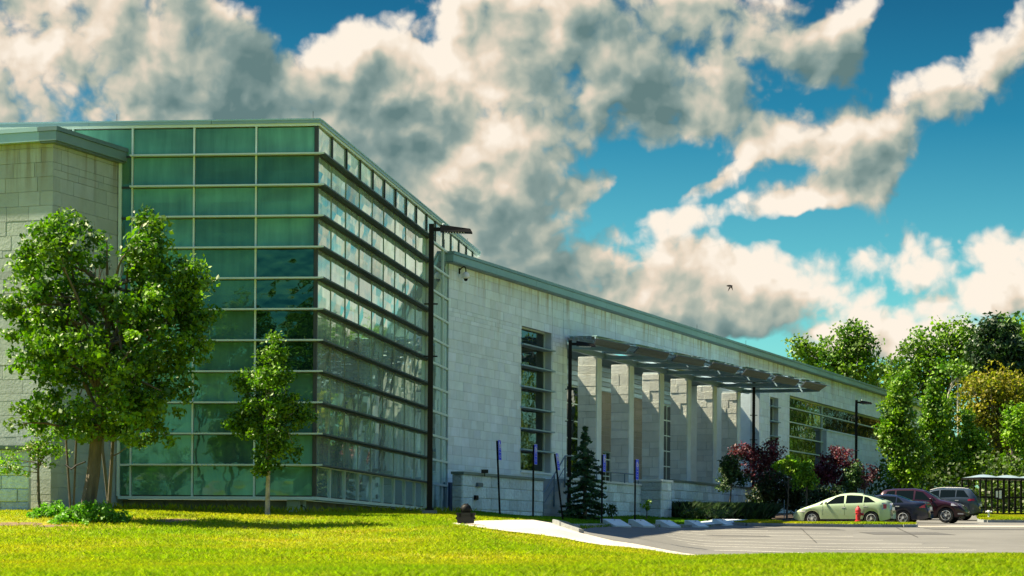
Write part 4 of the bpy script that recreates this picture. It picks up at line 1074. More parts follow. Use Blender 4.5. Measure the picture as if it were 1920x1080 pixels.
# ================================================================== cars
def interp(pts, u):
    return float(np.interp(u, [p[0] for p in pts], [p[1] for p in pts]))
def smoothpts(pts, u, w=.09):
    return sum(interp(pts, u + k * w / 2) for k in (-2, -1, 0, 1, 2)) / 5
def car(label, paint, L, Wd, top, belt, wheels, wr, glassr, ws, rg, pos, head, lamps, spokes=5, sill=.22, extra=None, rails=False):
    """local: u from the nose (0) to the tail (L); x forward; built round the origin then placed"""
    r = empty('parked_car', (0, 0, 0), label, 'car', 'cars parked beyond the grass island')
    N = 90; us = [L * i / N for i in range(N + 1)]; hw = Wd / 2
    def plan(u):
        e = min(u, L - u); return hw * (1 - .30 * max(0, 1 - e / .55) ** 2.2)
    def sect(u):
        zt_ = smoothpts(top, u); zb_ = min(smoothpts(belt, u), zt_ - .01); w = plan(u)
        wt_ = w - .06 - .42 * max(0, (zt_ - zb_)) ; wt_ = max(wt_, w * .55)
        zs_ = sill
        for wu in wheels:
            q = (wr + .055) ** 2 - (u - wu) ** 2
            if q > 0: zs_ = max(zs_, wr - .02 + math.sqrt(q))
        e = min(u, L - u); zs_ = max(zs_, sill + .10 * max(0, 1 - e / .3))
        zm = max(zs_ + .03, .62 * zb_ + .12)
        zm = min(zm, zb_ - .02)
        pts = [(0, zt_), (wt_ * .55, zt_ - .012), (wt_ * .9, zt_ - .035 - .02 * (zt_ - zb_)), (wt_, zt_ - .06 - .05 * (zt_ - zb_)), (w * .965, zb_ + .0), (w * .995, (zb_ + zm) / 2 + .02), (w, zm), (w * .985, (zm + zs_) / 2), (w * .955, zs_)]
        # keep heights descending
        out = []; last = 9
        for y, z in pts:
            z = min(z, last - .004); out.append((y, z)); last = z
        return out
    m = MB(); secs = [sect(u) for u in us]; k = len(secs[0])
    vs = []
    for u, s in zip(us, secs):
        x = L / 2 - u; vs += [(x, y, z) for y, z in s] + [(x, -y, z) for y, z in s]
    fs = []
    for i in range(N):
        for j in range(k - 1):
            a = i * 2 * k + j; b = (i + 1) * 2 * k + j
            fs += [(a, b, b + 1, a + 1), (a + k, a + k + 1, b + k + 1, b + k)]
    for i in (0, N):
        o = i * 2 * k; fs.append(tuple([o + j for j in range(k)] + [o + k + j for j in range(k - 1, 0, -1)]))
    m.add(vs, fs); body = m.build('body', paint, r, smooth=True)
    m = MB(); m.box(-L / 2 + .25, L / 2 - .25, -hw + .14, hw - .14, .24, .66)
    for wu in wheels: m.box(L / 2 - wu - wr - .05, L / 2 - wu + wr + .05, -hw + .05, hw - .05, .40, .72)
    m.build('underbody', M_black, r)
    def skin(u, v):   # side surface between shoulder (v=0) and roof edge (v=1)
        s = sect(u); (y1, z1), (y0, z0) = s[4], s[3]; return y1 + (y0 - y1) * v, z1 + (z0 - z1) * v
    for sd in (1, -1):
        for (g0, g1, sl0, sl1) in glassr:
            m = MB(); vs = []; nn = 14
            for i in range(nn + 1):
                for v in (.07, .93):
                    u = g0 + sl0 * v + (g1 + sl1 * v - g0 - sl0 * v) * i / nn
                    y, z = skin(u, v); vs.append((L / 2 - u, sd * (y + .006), z))
            fs = [(2 * i, 2 * i + 2, 2 * i + 3, 2 * i + 1) for i in range(nn)]
            m.add(vs, fs); m.build('side_window', M_cglass, r, smooth=True)
        for u in extra or []:
            m = MB(); vs = []; 
            for j in range(4, 8): y, z = sect(u)[j]; vs += [(L / 2 - u - .006, sd * (y + .003), z), (L / 2 - u + .006, sd * (y + .003), z)]
            m.add(vs, [(0, 2, 3, 1), (2, 4, 5, 3), (4, 6, 7, 5)]); m.build('door_gap', M_black, r)
        for hu in [e + .95 for e in (extra or [])[:2]]:
            y, z = sect(hu)[4]; m = MB(); m.box(L / 2 - hu - .09, L / 2 - hu + .09, sd * y - .01, sd * y + sd * .03 + .01, z - .17, z - .135); m.build('door_handle', M_rim, r)
        y, z = skin(ws[0] + .45, 0); mu = ws[0] + .42; m = ellipsoid((L / 2 - mu, sd * (y + .10), z + .07), (.07, .11, .075), 10, 6); m.build('wing_mirror', paint, r, smooth=True)
        m = MB(); vs = []   # body-side sill trim
        m.box(-L / 2 + L - wheels[1] - 0 + wr + .08, L / 2 - wheels[0] - wr - .08, sd * hw * .955 - .01, sd * hw * .955 + .012, sill + .0, sill + .07); m.build('sill_trim', M_black, r)
    def cross(u0, u1, nm, material, y0=.0, y1=.86, k0=0, k1=3):
        m = MB(); nn = 10; vs = []
        for i in range(nn + 1):
            u = u0 + (u1 - u0) * i / nn; s = sect(u); row = []
            pts = [(-y * .96, z) for y, z in reversed(s[:3])] + [(y * .96, z) for y, z in s[1:3]]
            vs += [(L / 2 - u, y, z + .007) for y, z in pts]
        q = 5; fs = [(i * q + j, i * q + j + 1, (i + 1) * q + j + 1, (i + 1) * q + j) for i in range(nn) for j in range(q - 1)]
        m.add(vs, fs); m.build(nm, material, r, smooth=True)
    cross(ws[0], ws[1], 'windscreen', M_cglass); cross(rg[0], rg[1], 'rear_window', M_cglass)
    for (nm, material, u0, u1, v0, v1, sides) in lamps:
        for sd in (1, -1):
            m = MB(); vs = []; nn = 6
            for i in range(nn + 1):
                u = u0 + (u1 - u0) * i / nn; s = sect(u); ys = [p[0] for p in s][::-1]; zs = [p[1] for p in s][::-1]
                for z in (v0, v1 if not isinstance(v1, tuple) else v1[0] + (v1[1] - v1[0]) * i / nn):
                    y = float(np.interp(z, zs, ys)); vs.append((L / 2 - u, sd * (y + .008), z))
            m.add(vs, [(2 * i, 2 * i + 2, 2 * i + 3, 2 * i + 1) for i in range(nn)]); m.build(nm, material, r, smooth=True)
    # tail / nose plates
    m = MB(); m.box(-L / 2 - .012, -L / 2 + .01, -.26, .26, .70, .84); m.build('number_plate', M_white, r)
    m = MB(); m.box(L / 2 - .01, L / 2 + .012, -.5, .5, .34, .50); m.build('grille', M_black, r)
    for wu in wheels:
        for sd in (1, -1):
            c = (L / 2 - wu, sd * (hw - .13), wr); W_ = MB()
            W_.lathe([(wr * .62, -.10), (wr * .93, -.105), (wr, -.07), (wr, .07), (wr * .93, .105), (wr * .62, .10)], c, 28, 'Y'); tyre = W_.build('wheel', M_tyre, r)
            m = MB(); m.lathe([(wr * .66, sd * .075), (wr * .66, sd * .105), (wr * .60, sd * .108), (wr * .58, sd * .06)], c, 24, 'Y')
            for q in range(spokes):
                th = 2 * math.pi * q / spokes + .3; a = .07; pts = []
                for rr, ww in ((.04, .055), (wr * .60, .04)):
                    for sg in (-1, 1): pts.append((c[0] + rr * math.cos(th) - sg * ww * math.sin(th), c[2] + rr * math.sin(th) + sg * ww * math.cos(th)))
                A_, B_, C_, D_ = pts[0], pts[1], pts[3], pts[2]; y0, y1 = c[1] + sd * .06, c[1] + sd * .10
                m.hexa([(p[0], y0, p[1]) for p in (A_, B_, C_, D_)] + [(p[0], y1, p[1]) for p in (A_, B_, C_, D_)])
            m.lathe([(.06, sd * .06), (.055, sd * .112)], c, 12, 'Y'); m.build('rim', M_rim, tyre)
            m = MB(); m.lathe([(wr * .60, sd * .02), (wr * .58, sd * .05)], c, 20, 'Y'); m.build('brake_disc', M_case, tyre)
    if rails:
        for sd in (1, -1):
            m = MB(); m.tube([(L / 2 - u, sd * (sect(u)[2][0] - .02), sect(u)[2][1] + .06) for u in np.linspace(2.0, L - .75, 6)], .018, 6); m.build('roof_rail', M_rim, r)
    r.location = pos; r.rotation_euler = (0, 0, head); return r
HIN = math.atan2(math.sin(TH), -math.cos(TH))      # heading towards the building (left and away)
def place(pxc, d, dz=0): x = xat(pxc, d); return (x, d, Hs(x, d) + dz)
P_green = carpaint('pale_green_paint', (.38, .49, .31)); P_navy = carpaint('navy_paint', (.008, .012, .03)); P_mar = carpaint('maroon_paint', (.022, .002, .008)); P_grey = carpaint('slate_paint', (.03, .045, .065), .3)
d_ = 103.3
car('pale metallic green hatchback parked behind the red hydrant, nose to the left', P_green, 4.45, 1.73,
    [(0, .52), (.10, .66), (.45, .82), (1.05, 1.02), (1.6, 1.26), (2.15, 1.45), (2.6, 1.49), (3.1, 1.46), (3.7, 1.32), (4.15, 1.16), (4.36, 1.08), (4.45, .60)],
    [(0, .5), (.12, .62), (.5, .76), (1.0, .90), (1.6, .945), (3.0, .985), (3.7, 1.03), (4.2, 1.03), (4.4, .98), (4.45, .58)],
    (.92, 3.62), .315, [(1.22, 1.40, .25, .02), (1.46, 2.38, .55, -.02), (2.46, 3.22, .0, .0), (3.27, 3.85, 0, -.42)], (1.15, 2.05), (3.15, 4.1),
    place(1583, d_ + .6), HIN, [('headlight', M_lamp, .12, .62, .60, (.66, .78), 2), ('tail_light', M_lamp, 4.10, 4.43, .72, 1.02, 2), ('tail_light', M_red, 4.16, 4.30, .76, .96, 2)], 6, extra=[1.42, 2.42, 3.3])
car('dark navy saloon, only its boot and tail showing behind the green hatchback', P_navy, 4.83, 1.84,
    [(0, .55), (.1, .70), (1.1, .95), (1.5, 1.0), (2.2, 1.36), (2.7, 1.44), (3.3, 1.40), (4.05, 1.12), (4.7, 1.08), (4.79, .96), (4.83, .5)],
    [(0, .5), (.1, .65), (1.1, .90), (1.6, .94), (3.5, 1.0), (4.2, 1.04), (4.7, 1.02), (4.79, .9), (4.83, .48)],
    (.95, 3.70), .33, [(1.5, 2.45, .5, 0), (2.52, 3.35, 0, 0), (3.4, 3.75, 0, -.3)], (1.4, 2.2), (3.35, 4.1),
    place(1648, d_ + 3.6), HIN, [('headlight', M_lamp, .1, .5, .6, .72, 2), ('tail_light', M_red, 4.45, 4.76, .78, (.80, .98), 2)], 5, extra=[1.5, 2.5])
car('maroon crossover parked facing right with silver six-spoke wheels', P_mar, 4.5, 1.88,
    [(0, .62), (.06, .80), (.35, .98), (1.0, 1.13), (1.25, 1.18), (2.0, 1.62), (2.5, 1.72), (3.5, 1.71), (4.05, 1.64), (4.35, 1.22), (4.46, 1.05), (4.5, .6)],
    [(0, .58), (.08, .74), (.4, .92), (1.0, 1.05), (1.5, 1.08), (3.6, 1.16), (4.2, 1.20), (4.42, 1.02), (4.5, .58)],
    (.88, 3.60), .37, [(1.32, 1.52, .3, .02), (1.58, 2.42, .5, -.02), (2.5, 3.35, 0, 0), (3.42, 4.0, 0, -.22)], (1.18, 2.0), (4.05, 4.33),
    place(1727, 113.5), HIN + math.pi, [('headlight', M_lamp, .14, .62, .84, (.88, .96), 2), ('tail_light', M_red, 4.2, 4.43, .95, 1.2, 2), ('fog_light', M_lamp, .05, .3, .42, .48, 2)], 6, sill=.30, extra=[1.5, 2.46, 3.4])
car('slate grey SUV with roof rails behind the maroon crossover, tail to the right', P_grey, 4.55, 1.84,
    [(0, .62), (.08, .82), (.4, 1.0), (1.1, 1.13), (1.4, 1.18), (2.1, 1.60), (2.6, 1.68), (3.6, 1.66), (4.1, 1.62), (4.4, 1.25), (4.5, 1.08), (4.55, .6)],
    [(0, .58), (.1, .78), (.4, .92), (1.1, 1.04), (1.6, 1.08), (3.6, 1.16), (4.3, 1.12), (4.5, 1.0), (4.55, .58)],
    (.90, 3.60), .36, [(1.6, 2.5, .5, 0), (2.56, 3.35, 0, 0), (3.4, 4.1, 0, -.35)], (1.3, 2.1), (4.08, 4.42),
    place(1757, 120.5), HIN, [('headlight', M_lamp, .1, .6, .82, .94, 2), ('tail_light', M_red, 4.02, 4.46, .98, (1.06, 1.12), 2)], 5, sill=.30, extra=[1.5, 2.5], rails=True)

# grass islands with kerbs (raised sheets)
ISL = [PG(1392, 103.4), PG(1690, 104.6), PG(1712, 105.0), PG(1708, 106.0), PG(1690, 106.4), PG(1500, 106.2), PG(1480, 108), PG(1420, 108)]
ISL = [PG(1380, 101.4), PG(1400, 100.9), PG(1690, 101.0), PG(1712, 101.3), PG(1714, 101.9), PG(1690, 102.3), PG(1470, 102.3), PG(1448, 105), PG(1405, 104.5)]
ISR = [PG(1838, 117.2), PG(1850, 116.2), PG(2080, 116.2), PG(2080, 128), PG(1846, 128), PG(1836, 123)]
sheet('grass_island', ISL, .115, gm, step=.5); sheet('grass_island', ISR, .115, gm, step=.7)
strip([ISL[i] for i in (8, 0, 1, 2, 3, 4)][::-1], .16, -.1, .13, M_kerb, 'kerb_stone', kerb, individual=True)
strip([ISR[5], ISR[0], ISR[1], ISR[2]][::-1], .16, -.1, .13, M_kerb, 'kerb_stone', kerb, individual=True)
# planting bed
BED = [PG(1258, 108.5), PG(1330, 109.5), PG(1400, 109), PG(1470, 109.5), PG(1560, 122), PG(1700, 134), PG(1640, 146), PG(1500, 135), PG(1380, 124), PG(1262, 110.5)]
sheet('planting_bed', BED, .05, M_mulch)

# ================================================================== bus shelter, standpipe
sx_, sy_ = xat(1803, 126), 126.0; sz_ = Hs(sx_, sy_) + .1
bs = empty('bus_shelter', (sx_, sy_, sz_), 'dark steel bus shelter with pale domed roof panels at the right edge', 'bus shelter')
SB = frame((sx_, sy_, 0), R(64)); LB = 6.4
m = MB(); m.fbox(SB, 0, LB, -.05, 1.7, sz_ + 1.98, sz_ + 2.08); m.build('roof_frame', M_bronze, bs)
for k in range(4):
    a0 = .03 + k * LB / 4; a1 = a0 + LB / 4 - .06; vs = []
    for i in range(7):
        for j in range(5):
            u, v = i / 6, j / 4; vs.append(SB(a0 + (a1 - a0) * u, .02 + 1.6 * v, sz_ + 2.085 + .18 * math.sin(math.pi * u) * (math.sin(math.pi * v) ** .6)))
    m = MB(); m.add(vs, [(i * 5 + j, (i + 1) * 5 + j, (i + 1) * 5 + j + 1, i * 5 + j + 1) for i in range(6) for j in range(4)]); m.build('roof_dome', M_dome, bs, smooth=True)
for b in (0.0, 1.62):
    k = 0; a = 0
    while a <= LB + .01:
        m = MB(); w_ = .045 if k % 4 == 0 else .022; m.fbox(SB, a - w_, a + w_, b - .02, b + .03, sz_, sz_ + 1.98); m.build('post', M_bronze, bs); a += LB / 16; k += 1
    m = MB(); m.fbox(SB, 0, LB, b, b + .02, sz_ + 1.0, sz_ + 1.06); m.fbox(SB, 0, LB, b, b + .02, sz_ + .1, sz_ + .15); m.build('rail', M_bronze, bs)
m = MB(); m.fbox(SB, .9, 1.5, 1.66, 1.68, sz_ + .9, sz_ + 1.5); nb = m.build('notice_board', M_bronze, bs)
m = MB(); m.fbox(SB, 1.0, 1.14, 1.682, 1.69, sz_ + 1.0, sz_ + 1.35); m.fbox(SB, 1.22, 1.38, 1.682, 1.69, sz_ + .95, sz_ + 1.38); m.build('notice_sheets', M_white, nb)
m = MB(); m.fbox(SB, .5, LB - .5, .3, .7, sz_ + .42, sz_ + .47); m.fbox(SB, .7, .8, .35, .65, sz_, sz_ + .42); m.fbox(SB, LB - .8, LB - .7, .35, .65, sz_, sz_ + .42); m.build('bench', M_bronze, bs)
px_, py_ = PG(1853.5, 117.8); pz_ = Hs(px_, py_) + .1
sp_ = empty('standpipe', (px_, py_, pz_), 'small white standpipe on the right-hand grass island before the shelter', 'standpipe')
m = MB(); m.tube([(px_, py_, pz_), (px_, py_, pz_ + .36)], .045, 8); m.build('pipe', M_white, sp_)
m = MB(); m.lathe([(.09, .36), (.10, .42), (.06, .48)], (px_, py_, pz_), 10); m.tube([(px_ - .16, py_, pz_ + .40), (px_ + .16, py_, pz_ + .40)], .04, 8); m.build('cap', M_white, sp_)
# thin marker post in the shrubs left of the cars
mx_, my_ = PG(1470, 111); mz_ = Hs(mx_, my_)
mk = empty('marker_post', (mx_, my_, mz_), 'thin grey marker post standing against the dark shrubs', 'post')
m = MB(); m.tube([(mx_, my_, mz_), (mx_, my_, mz_ + 1.05)], .022, 6); m.build('post', M_rail, mk); m = MB(); m.lathe([(.07, 0), (.06, .1)], (mx_, my_, mz_), 8); m.build('collar', M_case, mk)
gx_, gy_ = PG(1424, 112); m = MB(); gz_ = Hs(gx_, gy_); m.hexa([(gx_ + a, gy_ + b, gz_ + c) for c, s in ((0, 1), (.28, .75)) for a, b in ((-.3 * s, -.15), (.3 * s, -.15), (.3 * s, .15), (-.3 * s, .15))]); rk = m.build('marker_stone', M_conc); tag(rk, 'low pale stone marker in front of the third lamp post', 'stone')
# bird
bd, bx = 78.0, xat(1365.5, 78.0); bz = zat(1365.5, 537, 78)
m = MB()
prof = [(-.13, .004), (-.09, .022), (-.03, .034), (.03, .034), (.08, .026), (.11, .022), (.14, .004)]
ring = []; nb_ = 8
for (x_, r_) in prof:
    for k in range(nb_): th = 2 * math.pi * k / nb_; ring.append((bx + x_ * .35 + .02, bd + x_, bz + r_ * math.sin(th) + x_ * .1)) if False else ring.append((bx + x_ * .8 - .02, bd + r_ * math.cos(th), bz + .02 + r_ * math.sin(th)))
fs = [(i * nb_ + k, i * nb_ + (k + 1) % nb_, (i + 1) * nb_ + (k + 1) % nb_, (i + 1) * nb_ + k) for i in range(len(prof) - 1) for k in range(nb_)]
m.add(ring, fs)
for wpts in ([(-.03, -.02, .03), (.05, -.02, .035), (.02, -.10, -.04), (-.09, -.16, -.19), (-.05, -.10, -.06)], [(-.01, .02, .03), (.05, .02, .035), (.09, .10, .0), (.11, .16, -.13), (.06, .10, -.05)]):
    a = [(bx + p[0], bd + p[1], bz + p[2]) for p in wpts]; b = [(q[0], q[1], q[2] - .006) for q in a]
    m.add(a + b, [(0, 1, 2, 4), (4, 2, 3), (5, 9, 7, 6), (9, 8, 7), (0, 5, 6, 1), (1, 6, 7, 2), (2, 7, 8, 3), (3, 8, 9, 4), (4, 9, 5, 0)])
bo = m.build('bird', M_black); tag(bo, 'small dark bird flying with bent wings below the clouds over the roof', 'bird')

# ================================================================== vegetation
def leaves(centers, clump_r, per, size, tone=(.7, 1.3), hue=(0, 1), squash=.75, up=.35, droop=.0, elong=1.0, sunny=0):
    """arrays of bent two-triangle leaves gathered in clumps"""
    C = np.repeat(centers, per, axis=0); n = len(C)
    cr = np.repeat(np.asarray(clump_r) * np.ones(len(centers)), per)
    off = rng.normal(size=(n, 3)); off /= np.linalg.norm(off, axis=1)[:, None] + 1e-9
    off *= (rng.random(n) ** .45)[:, None]; off[:, 2] *= squash
    Cn = C + off * cr[:, None]
    nr = rng.normal(size=(n, 3)) + off * .8; nr[:, 2] += up; nr /= np.linalg.norm(nr, axis=1)[:, None]
    t0 = rng.normal(size=(n, 3)); t0[:, 2] -= droop; t0 -= nr * (t0 * nr).sum(1)[:, None]; t0 /= np.linalg.norm(t0, axis=1)[:, None]
    t1 = np.cross(nr, t0); s = size * rng.uniform(.6, 1.25, n)
    A = Cn - t0 * (s * .5 * elong)[:, None]; B = Cn + t0 * (s * .5 * elong)[:, None]
    L_ = Cn + t1 * (s * .36)[:, None] + nr * (s * .10)[:, None]; Rr = Cn - t1 * (s * .36)[:, None] + nr * (s * .10)[:, None]
    V = np.stack([A, L_, B, Rr], 1).reshape(-1, 3)
    I0 = np.arange(n) * 4; Fc = np.concatenate([np.stack([I0, I0 + 1, I0 + 2], 1), np.stack([I0, I0 + 2, I0 + 3], 1)])
    ct = rng.uniform(*tone, len(centers)); ch = rng.uniform(*hue, len(centers))
    T = np.zeros((n, 3)); T[:, 0] = np.repeat(ct, per) * rng.uniform(.75, 1.25, n); T[:, 1] = np.clip(np.repeat(ch, per) + rng.normal(size=n) * .2, 0, 1); T[:, 2] = 0
    return V, Fc, np.repeat(T, 4, axis=0)
def in_ellipses(ells, d, n, depthf=.8, shell=.5):
    """ells in photo pixels (cx, cy, rx, ry[, depth offset]) standing at distance d"""
    w = np.array([e[2] * e[3] for e in ells], float); w /= w.sum(); out = []
    for e, k in zip(ells, rng.multinomial(n, w)):
        dd = d + (e[4] if len(e) > 4 else 0); c = world(e[0], e[1], dd); s = dd / F
        v = rng.normal(size=(k, 3)); v /= np.linalg.norm(v, axis=1)[:, None]; v *= (rng.random(k) ** shell)[:, None]
        out.append(np.array(c) + v * np.array([e[2] * s, e[2] * s * depthf, e[3] * s]))
    return np.concatenate(out)
def branch(m, p, q, r0, r1, wob=.08, n=6, seg=5):
    p, q = Vector(p), Vector(q); L = (q - p).length; pts = [p]; 
    for i in range(1, seg): pts.append(p.lerp(q, i / seg) + Vector([random.uniform(-1, 1) * wob * L * .5 for _ in range(3)]) + Vector((0, 0, .06 * L * math.sin(math.pi * i / seg))))
    pts.append(q); m.tube(pts, [r0 + (r1 - r0) * i / seg for i in range(seg + 1)], n)
def tree(name, px, d, ells, nclump, per, clump_r, leaf, lm, label, cat='tree', group=None, trunk_r=.12, bark=None, fork=.35, nbranch=16, depthf=.8, basey=None, lean=0, shell=.5, trunks=None, tone=(.7, 1.3), hue=(0, 1), stuff_kind=None, up=.35, squash=.75, zadd=0, elong=1.1, sub=0, extra_leaf=None):
    x = xat(px, d); zb = Hs(x, d) + zadd; r = empty(name, (x, d, zb), label, cat, group)
    cs = in_ellipses(ells, d, nclump, depthf, shell)
    V, Fc, T = leaves(cs, clump_r * rng.uniform(.7, 1.3, len(cs)), per, leaf, tone=tone, hue=hue, up=up, squash=squash, elong=elong)
    mesh_np('crown', V, Fc, lm, r, T)
    cz = cs[:, 2].min(); topz = cs[:, 2].max(); m = MB()
    cen = cs.mean(0)
    for (tx, fr_, rr) in (trunks or [(0, fork, trunk_r)]):
        b0 = Vector((x + tx, d + random.uniform(-.1, .1) * (tx != 0), zb - .2)); hgt = (topz - zb)
        f = Vector((cen[0] * .6 + (x + tx) * .4, d, zb + hgt * fr_)); tp_ = Vector((cen[0], cen[1], zb + hgt * .92))
        m.tube([b0, b0 + Vector((0, 0, .25)), b0.lerp(f, .5) + Vector((random.uniform(-.05, .05), 0, 0)), f, f.lerp(tp_, .5) + Vector((random.uniform(-.1, .1) * hgt * .2, 0, 0)), tp_], [rr * 1.35, rr * 1.05, rr * .9, rr * .78, rr * .4, rr * .06], 9)
        for k in rng.choice(len(cs), min(nbranch, len(cs)), replace=False):
            q = Vector(cs[k]); s0 = f.lerp(tp_, random.uniform(0, .75)) if q.z > f.z else f.lerp(b0, random.uniform(0, .25))
            branch(m, s0, q, rr * .34, rr * .05)
    m.build('trunk', bark or M_bark, r)
    if extra_leaf:
        k = rng.choice(len(cs), extra_leaf[0], replace=False); V, Fc, T = leaves(cs[k] + np.array([0, -.1, -.05]), .12, extra_leaf[2], extra_leaf[3]); T[:] = 1; mesh_np('blossoms', V, Fc, extra_leaf[1], r, T)
    return r
# --- the big broadleaf in front of the glass block
tree('broadleaf_tree', 160, 57, [(120, 480, 85, 75), (95, 560, 90, 80), (60, 500, 45, 45), (285, 470, 55, 62), (280, 560, 110, 80), (345, 530, 55, 55), (200, 640, 160, 85), (85, 650, 80, 70), (330, 640, 65, 70), (60, 760, 60, 50, -.5),
     (190, 730, 130, 90), (300, 740, 75, 70), (250, 800, 90, 42, -.3), (140, 800, 70, 30), (40, 590, 38, 34), (130, 425, 36, 32), (282, 425, 26, 32), (370, 600, 30, 30)],
     600, 46, .30, .135, L_main, 'big leafy broadleaf tree with a thick leaning trunk in front of the glass block', trunk_r=.25, fork=.36, nbranch=46, depthf=1.05, shell=.42, tone=(.6, 1.35), trunks=[(.0, .34, .19)])
# bare twigs sticking out of its crown
r = empty('bare_sapling', (xat(205, 61.5), 61.5, Hs(xat(205, 61.5), 61.5)), 'bare thin dead-looking tree whose twigs rise between the two tops of the big tree', 'tree')
m = MB(); random.seed(3)
for (a, b) in (((203, 940), (176, 415)), ((205, 800), (200, 440)), ((205, 760), (238, 430)), ((182, 560), (170, 440)), ((182, 540), (205, 455)), ((215, 560), (240, 480)), ((208, 600), (190, 500))):
    branch(m, world(*a, 61.5), world(*b, 61.5), .05 if a[1] == 940 else .022, .004, .05, 5, 6)
m.build('trunk', M_bark, r)
# slim trunk standing right of the big tree, two braced poles left of it
tree('slim_tree', 203, 60, [(215, 800, 45, 30), (250, 820, 40, 22), (190, 790, 40, 30)], 30, 26, .2, .10, L_main, 'slim dark-trunked tree at the left edge of the green glass wall', trunk_r=.055, fork=.75, nbranch=8)
sr_ = empty('tree_stakes', (xat(134, 58.2), 58.2, Hs(xat(134, 58.2), 58.2)), 'pair of wooden stakes tied with black rubber beside the big trunk', 'tree stakes')
for (x0, x1) in ((134, 124), (137, 143)):
    m = MB(); b0 = world(x0, 940, 58.2); m.tube([(b0.x, b0.y, sr_.location.z - .1), world(x1, 830, 58.2), world(x1, 800, 58.2)], .028, 8); m.build('stake', M_bark, sr_)
m = MB(); m.tube([world(123, 871, 58.1), world(134, 880, 58.0), world(144, 872, 58.0), world(160, 866, 57.6)], .02, 6); m.build('tie', M_black, sr_)
# flowering sapling
tree('flowering_sapling', 76, 60, [(30, 875, 40, 22), (65, 840, 28, 22), (95, 850, 40, 28), (100, 815, 35, 20), (65, 805, 25, 14), (20, 860, 25, 20)], 100, 16, .16, .085, L_young, 'small flowering sapling with cream blossom beside the low wall at the far left', trunk_r=.045, fork=.42, nbranch=16, extra_leaf=(26, M_blossom, 14, .05), hue=(.4, 1))
# small neat tree by the glass corner
tree('young_tree', 501, 62.5, [(520, 655, 20, 30), (510, 690, 36, 35), (500, 740, 52, 45), (508, 790, 66, 55), (510, 840, 52, 38), (495, 870, 30, 18), (560, 770, 24, 30), (455, 720, 22, 22), (445, 800, 22, 24)],
     240, 44, .24, .10, L_main, 'small young tree with an egg-shaped crown in front of the glass corner', trunk_r=.07, fork=.25, nbranch=22, bark=M_barkl, shell=.45, tone=(.7, 1.35))
# weeds at the foot of the big tree
def weeds(px0, px1, d, n, h, label, name='weed_clump', lm=L_weed, size=.10, cat='weeds', ddepth=.8, group=None):
    x0, x1 = xat(px0, d), xat(px1, d); r = empty(name, ((x0 + x1) / 2, d, Hs((x0 + x1) / 2, d)), label, cat, group)
    xx = rng.uniform(x0, x1, n); yy = d + rng.normal(size=n) * ddepth * .5; e = np.clip(1 - (abs(xx - (x0 + x1) / 2) / ((x1 - x0) / 2)) ** 2, .15, 1)
    zz = H(xx, yy) + rng.random(n) * h * e
    V, Fc, T = leaves(np.stack([xx, yy, zz], 1), .12, 9, size, up=.6, elong=1.3); mesh_np('leaves', V, Fc, lm, r, T); return r
weeds(105, 235, 56.3, 230, .48, 'lush green weeds round the foot of the big tree')
weeds(60, 130, 58.5, 110, .35, 'low leafy weeds under the flowering sapling')
# spruce
def spruce(px, d, topy, halfw_px, label, tiers=17, lm=L_spruce, nper=11, base=.25):
    x = xat(px, d); zb = Hs(x, d); zt_ = zat(px, topy, d); hgt = zt_ - zb; r = empty('spruce_tree', (x, d, zb), label, 'tree')
    m = MB(); m.tube([(x, d, zb - .1), (x, d, zb + hgt * .5), (x, d, zt_)], [.10, .06, .01], 8); Cs = []; 
    for k in range(tiers):
        f = k / (tiers - 1); z = zb + hgt * (.05 + .93 * f); rad = halfw_px * d / F * (1 - f) ** .85 + .06
        for j in range(nper if f < .8 else 5):
            th = random.uniform(0, 6.28); rr = rad * random.uniform(.45, 1.18); e = Vector((x + rr * math.cos(th), d + rr * math.sin(th), z - .12 * rr + random.uniform(-.17, .14)))
            m.tube([(x, d, z + .05), e], [.02, .006], 4)
            for q in np.linspace(.25, 1.0, max(3, int(rr / .11))):
                Cs.append(Vector((x, d, z + .05)).lerp(e, q) + Vector((0, 0, -.02)))
    V, Fc, T = leaves(np.array([tuple(c) for c in Cs]), .095, 12, .10, up=.1, squash=.45, elong=1.6); mesh_np('needles', V, Fc, lm, r, T); m.build('trunk', M_bark, r); return r
spruce(1096, 93, 800, 46, 'young layered spruce tree between the lamp post and a blue sign')
# shrubs and garden trees in the bed
G_ = 'shrubs and small trees in the planting bed'
tree('plum_tree', 1420, 121, [(1425, 870, 40, 38), (1450, 845, 26, 22), (1405, 845, 24, 20), (1440, 900, 36, 30), (1380, 850, 18, 16)], 130, 24, .34, .15, L_plum, 'purple plum tree behind the third lamp post', trunk_r=.1, group=G_, nbranch=20)
tree('plum_tree', 1565, 128, [(1568, 862, 36, 28), (1550, 880, 32, 26), (1585, 890, 38, 32), (1540, 895, 26, 20)], 150, 26, .34, .15, L_plum, 'round purple plum tree, the fullest one, above the green hatchback', trunk_r=.1, group=G_, nbranch=20)
tree('plum_tree', 1622, 131, [(1625, 890, 20, 20), (1615, 905, 18, 14)], 36, 20, .26, .14, L_plum, 'small sparse dark plum tree at the foot of the farthest lamp post', trunk_r=.07, group=G_, nbranch=14, tone=(.4, .9))
tree('garden_tree', 1368, 112, [(1368, 880, 24, 26), (1362, 905, 26, 18), (1390, 895, 16, 16), (1375, 862, 12, 12)], 90, 22, .28, .14, L_dark, 'little dark green tree on a thin stem left of the third lamp post', trunk_r=.05, group=G_, nbranch=12, hue=(.3, 1), tone=(.9, 1.6))
tree('shrub', 1450, 116, [(1450, 915, 38, 36), (1430, 935, 30, 26), (1490, 925, 36, 34)], 170, 26, .38, .15, L_dark, 'very dark dense shrub between the lamp post and the green hatchback', trunk_r=.08, group=G_, tone=(.5, 1.0))
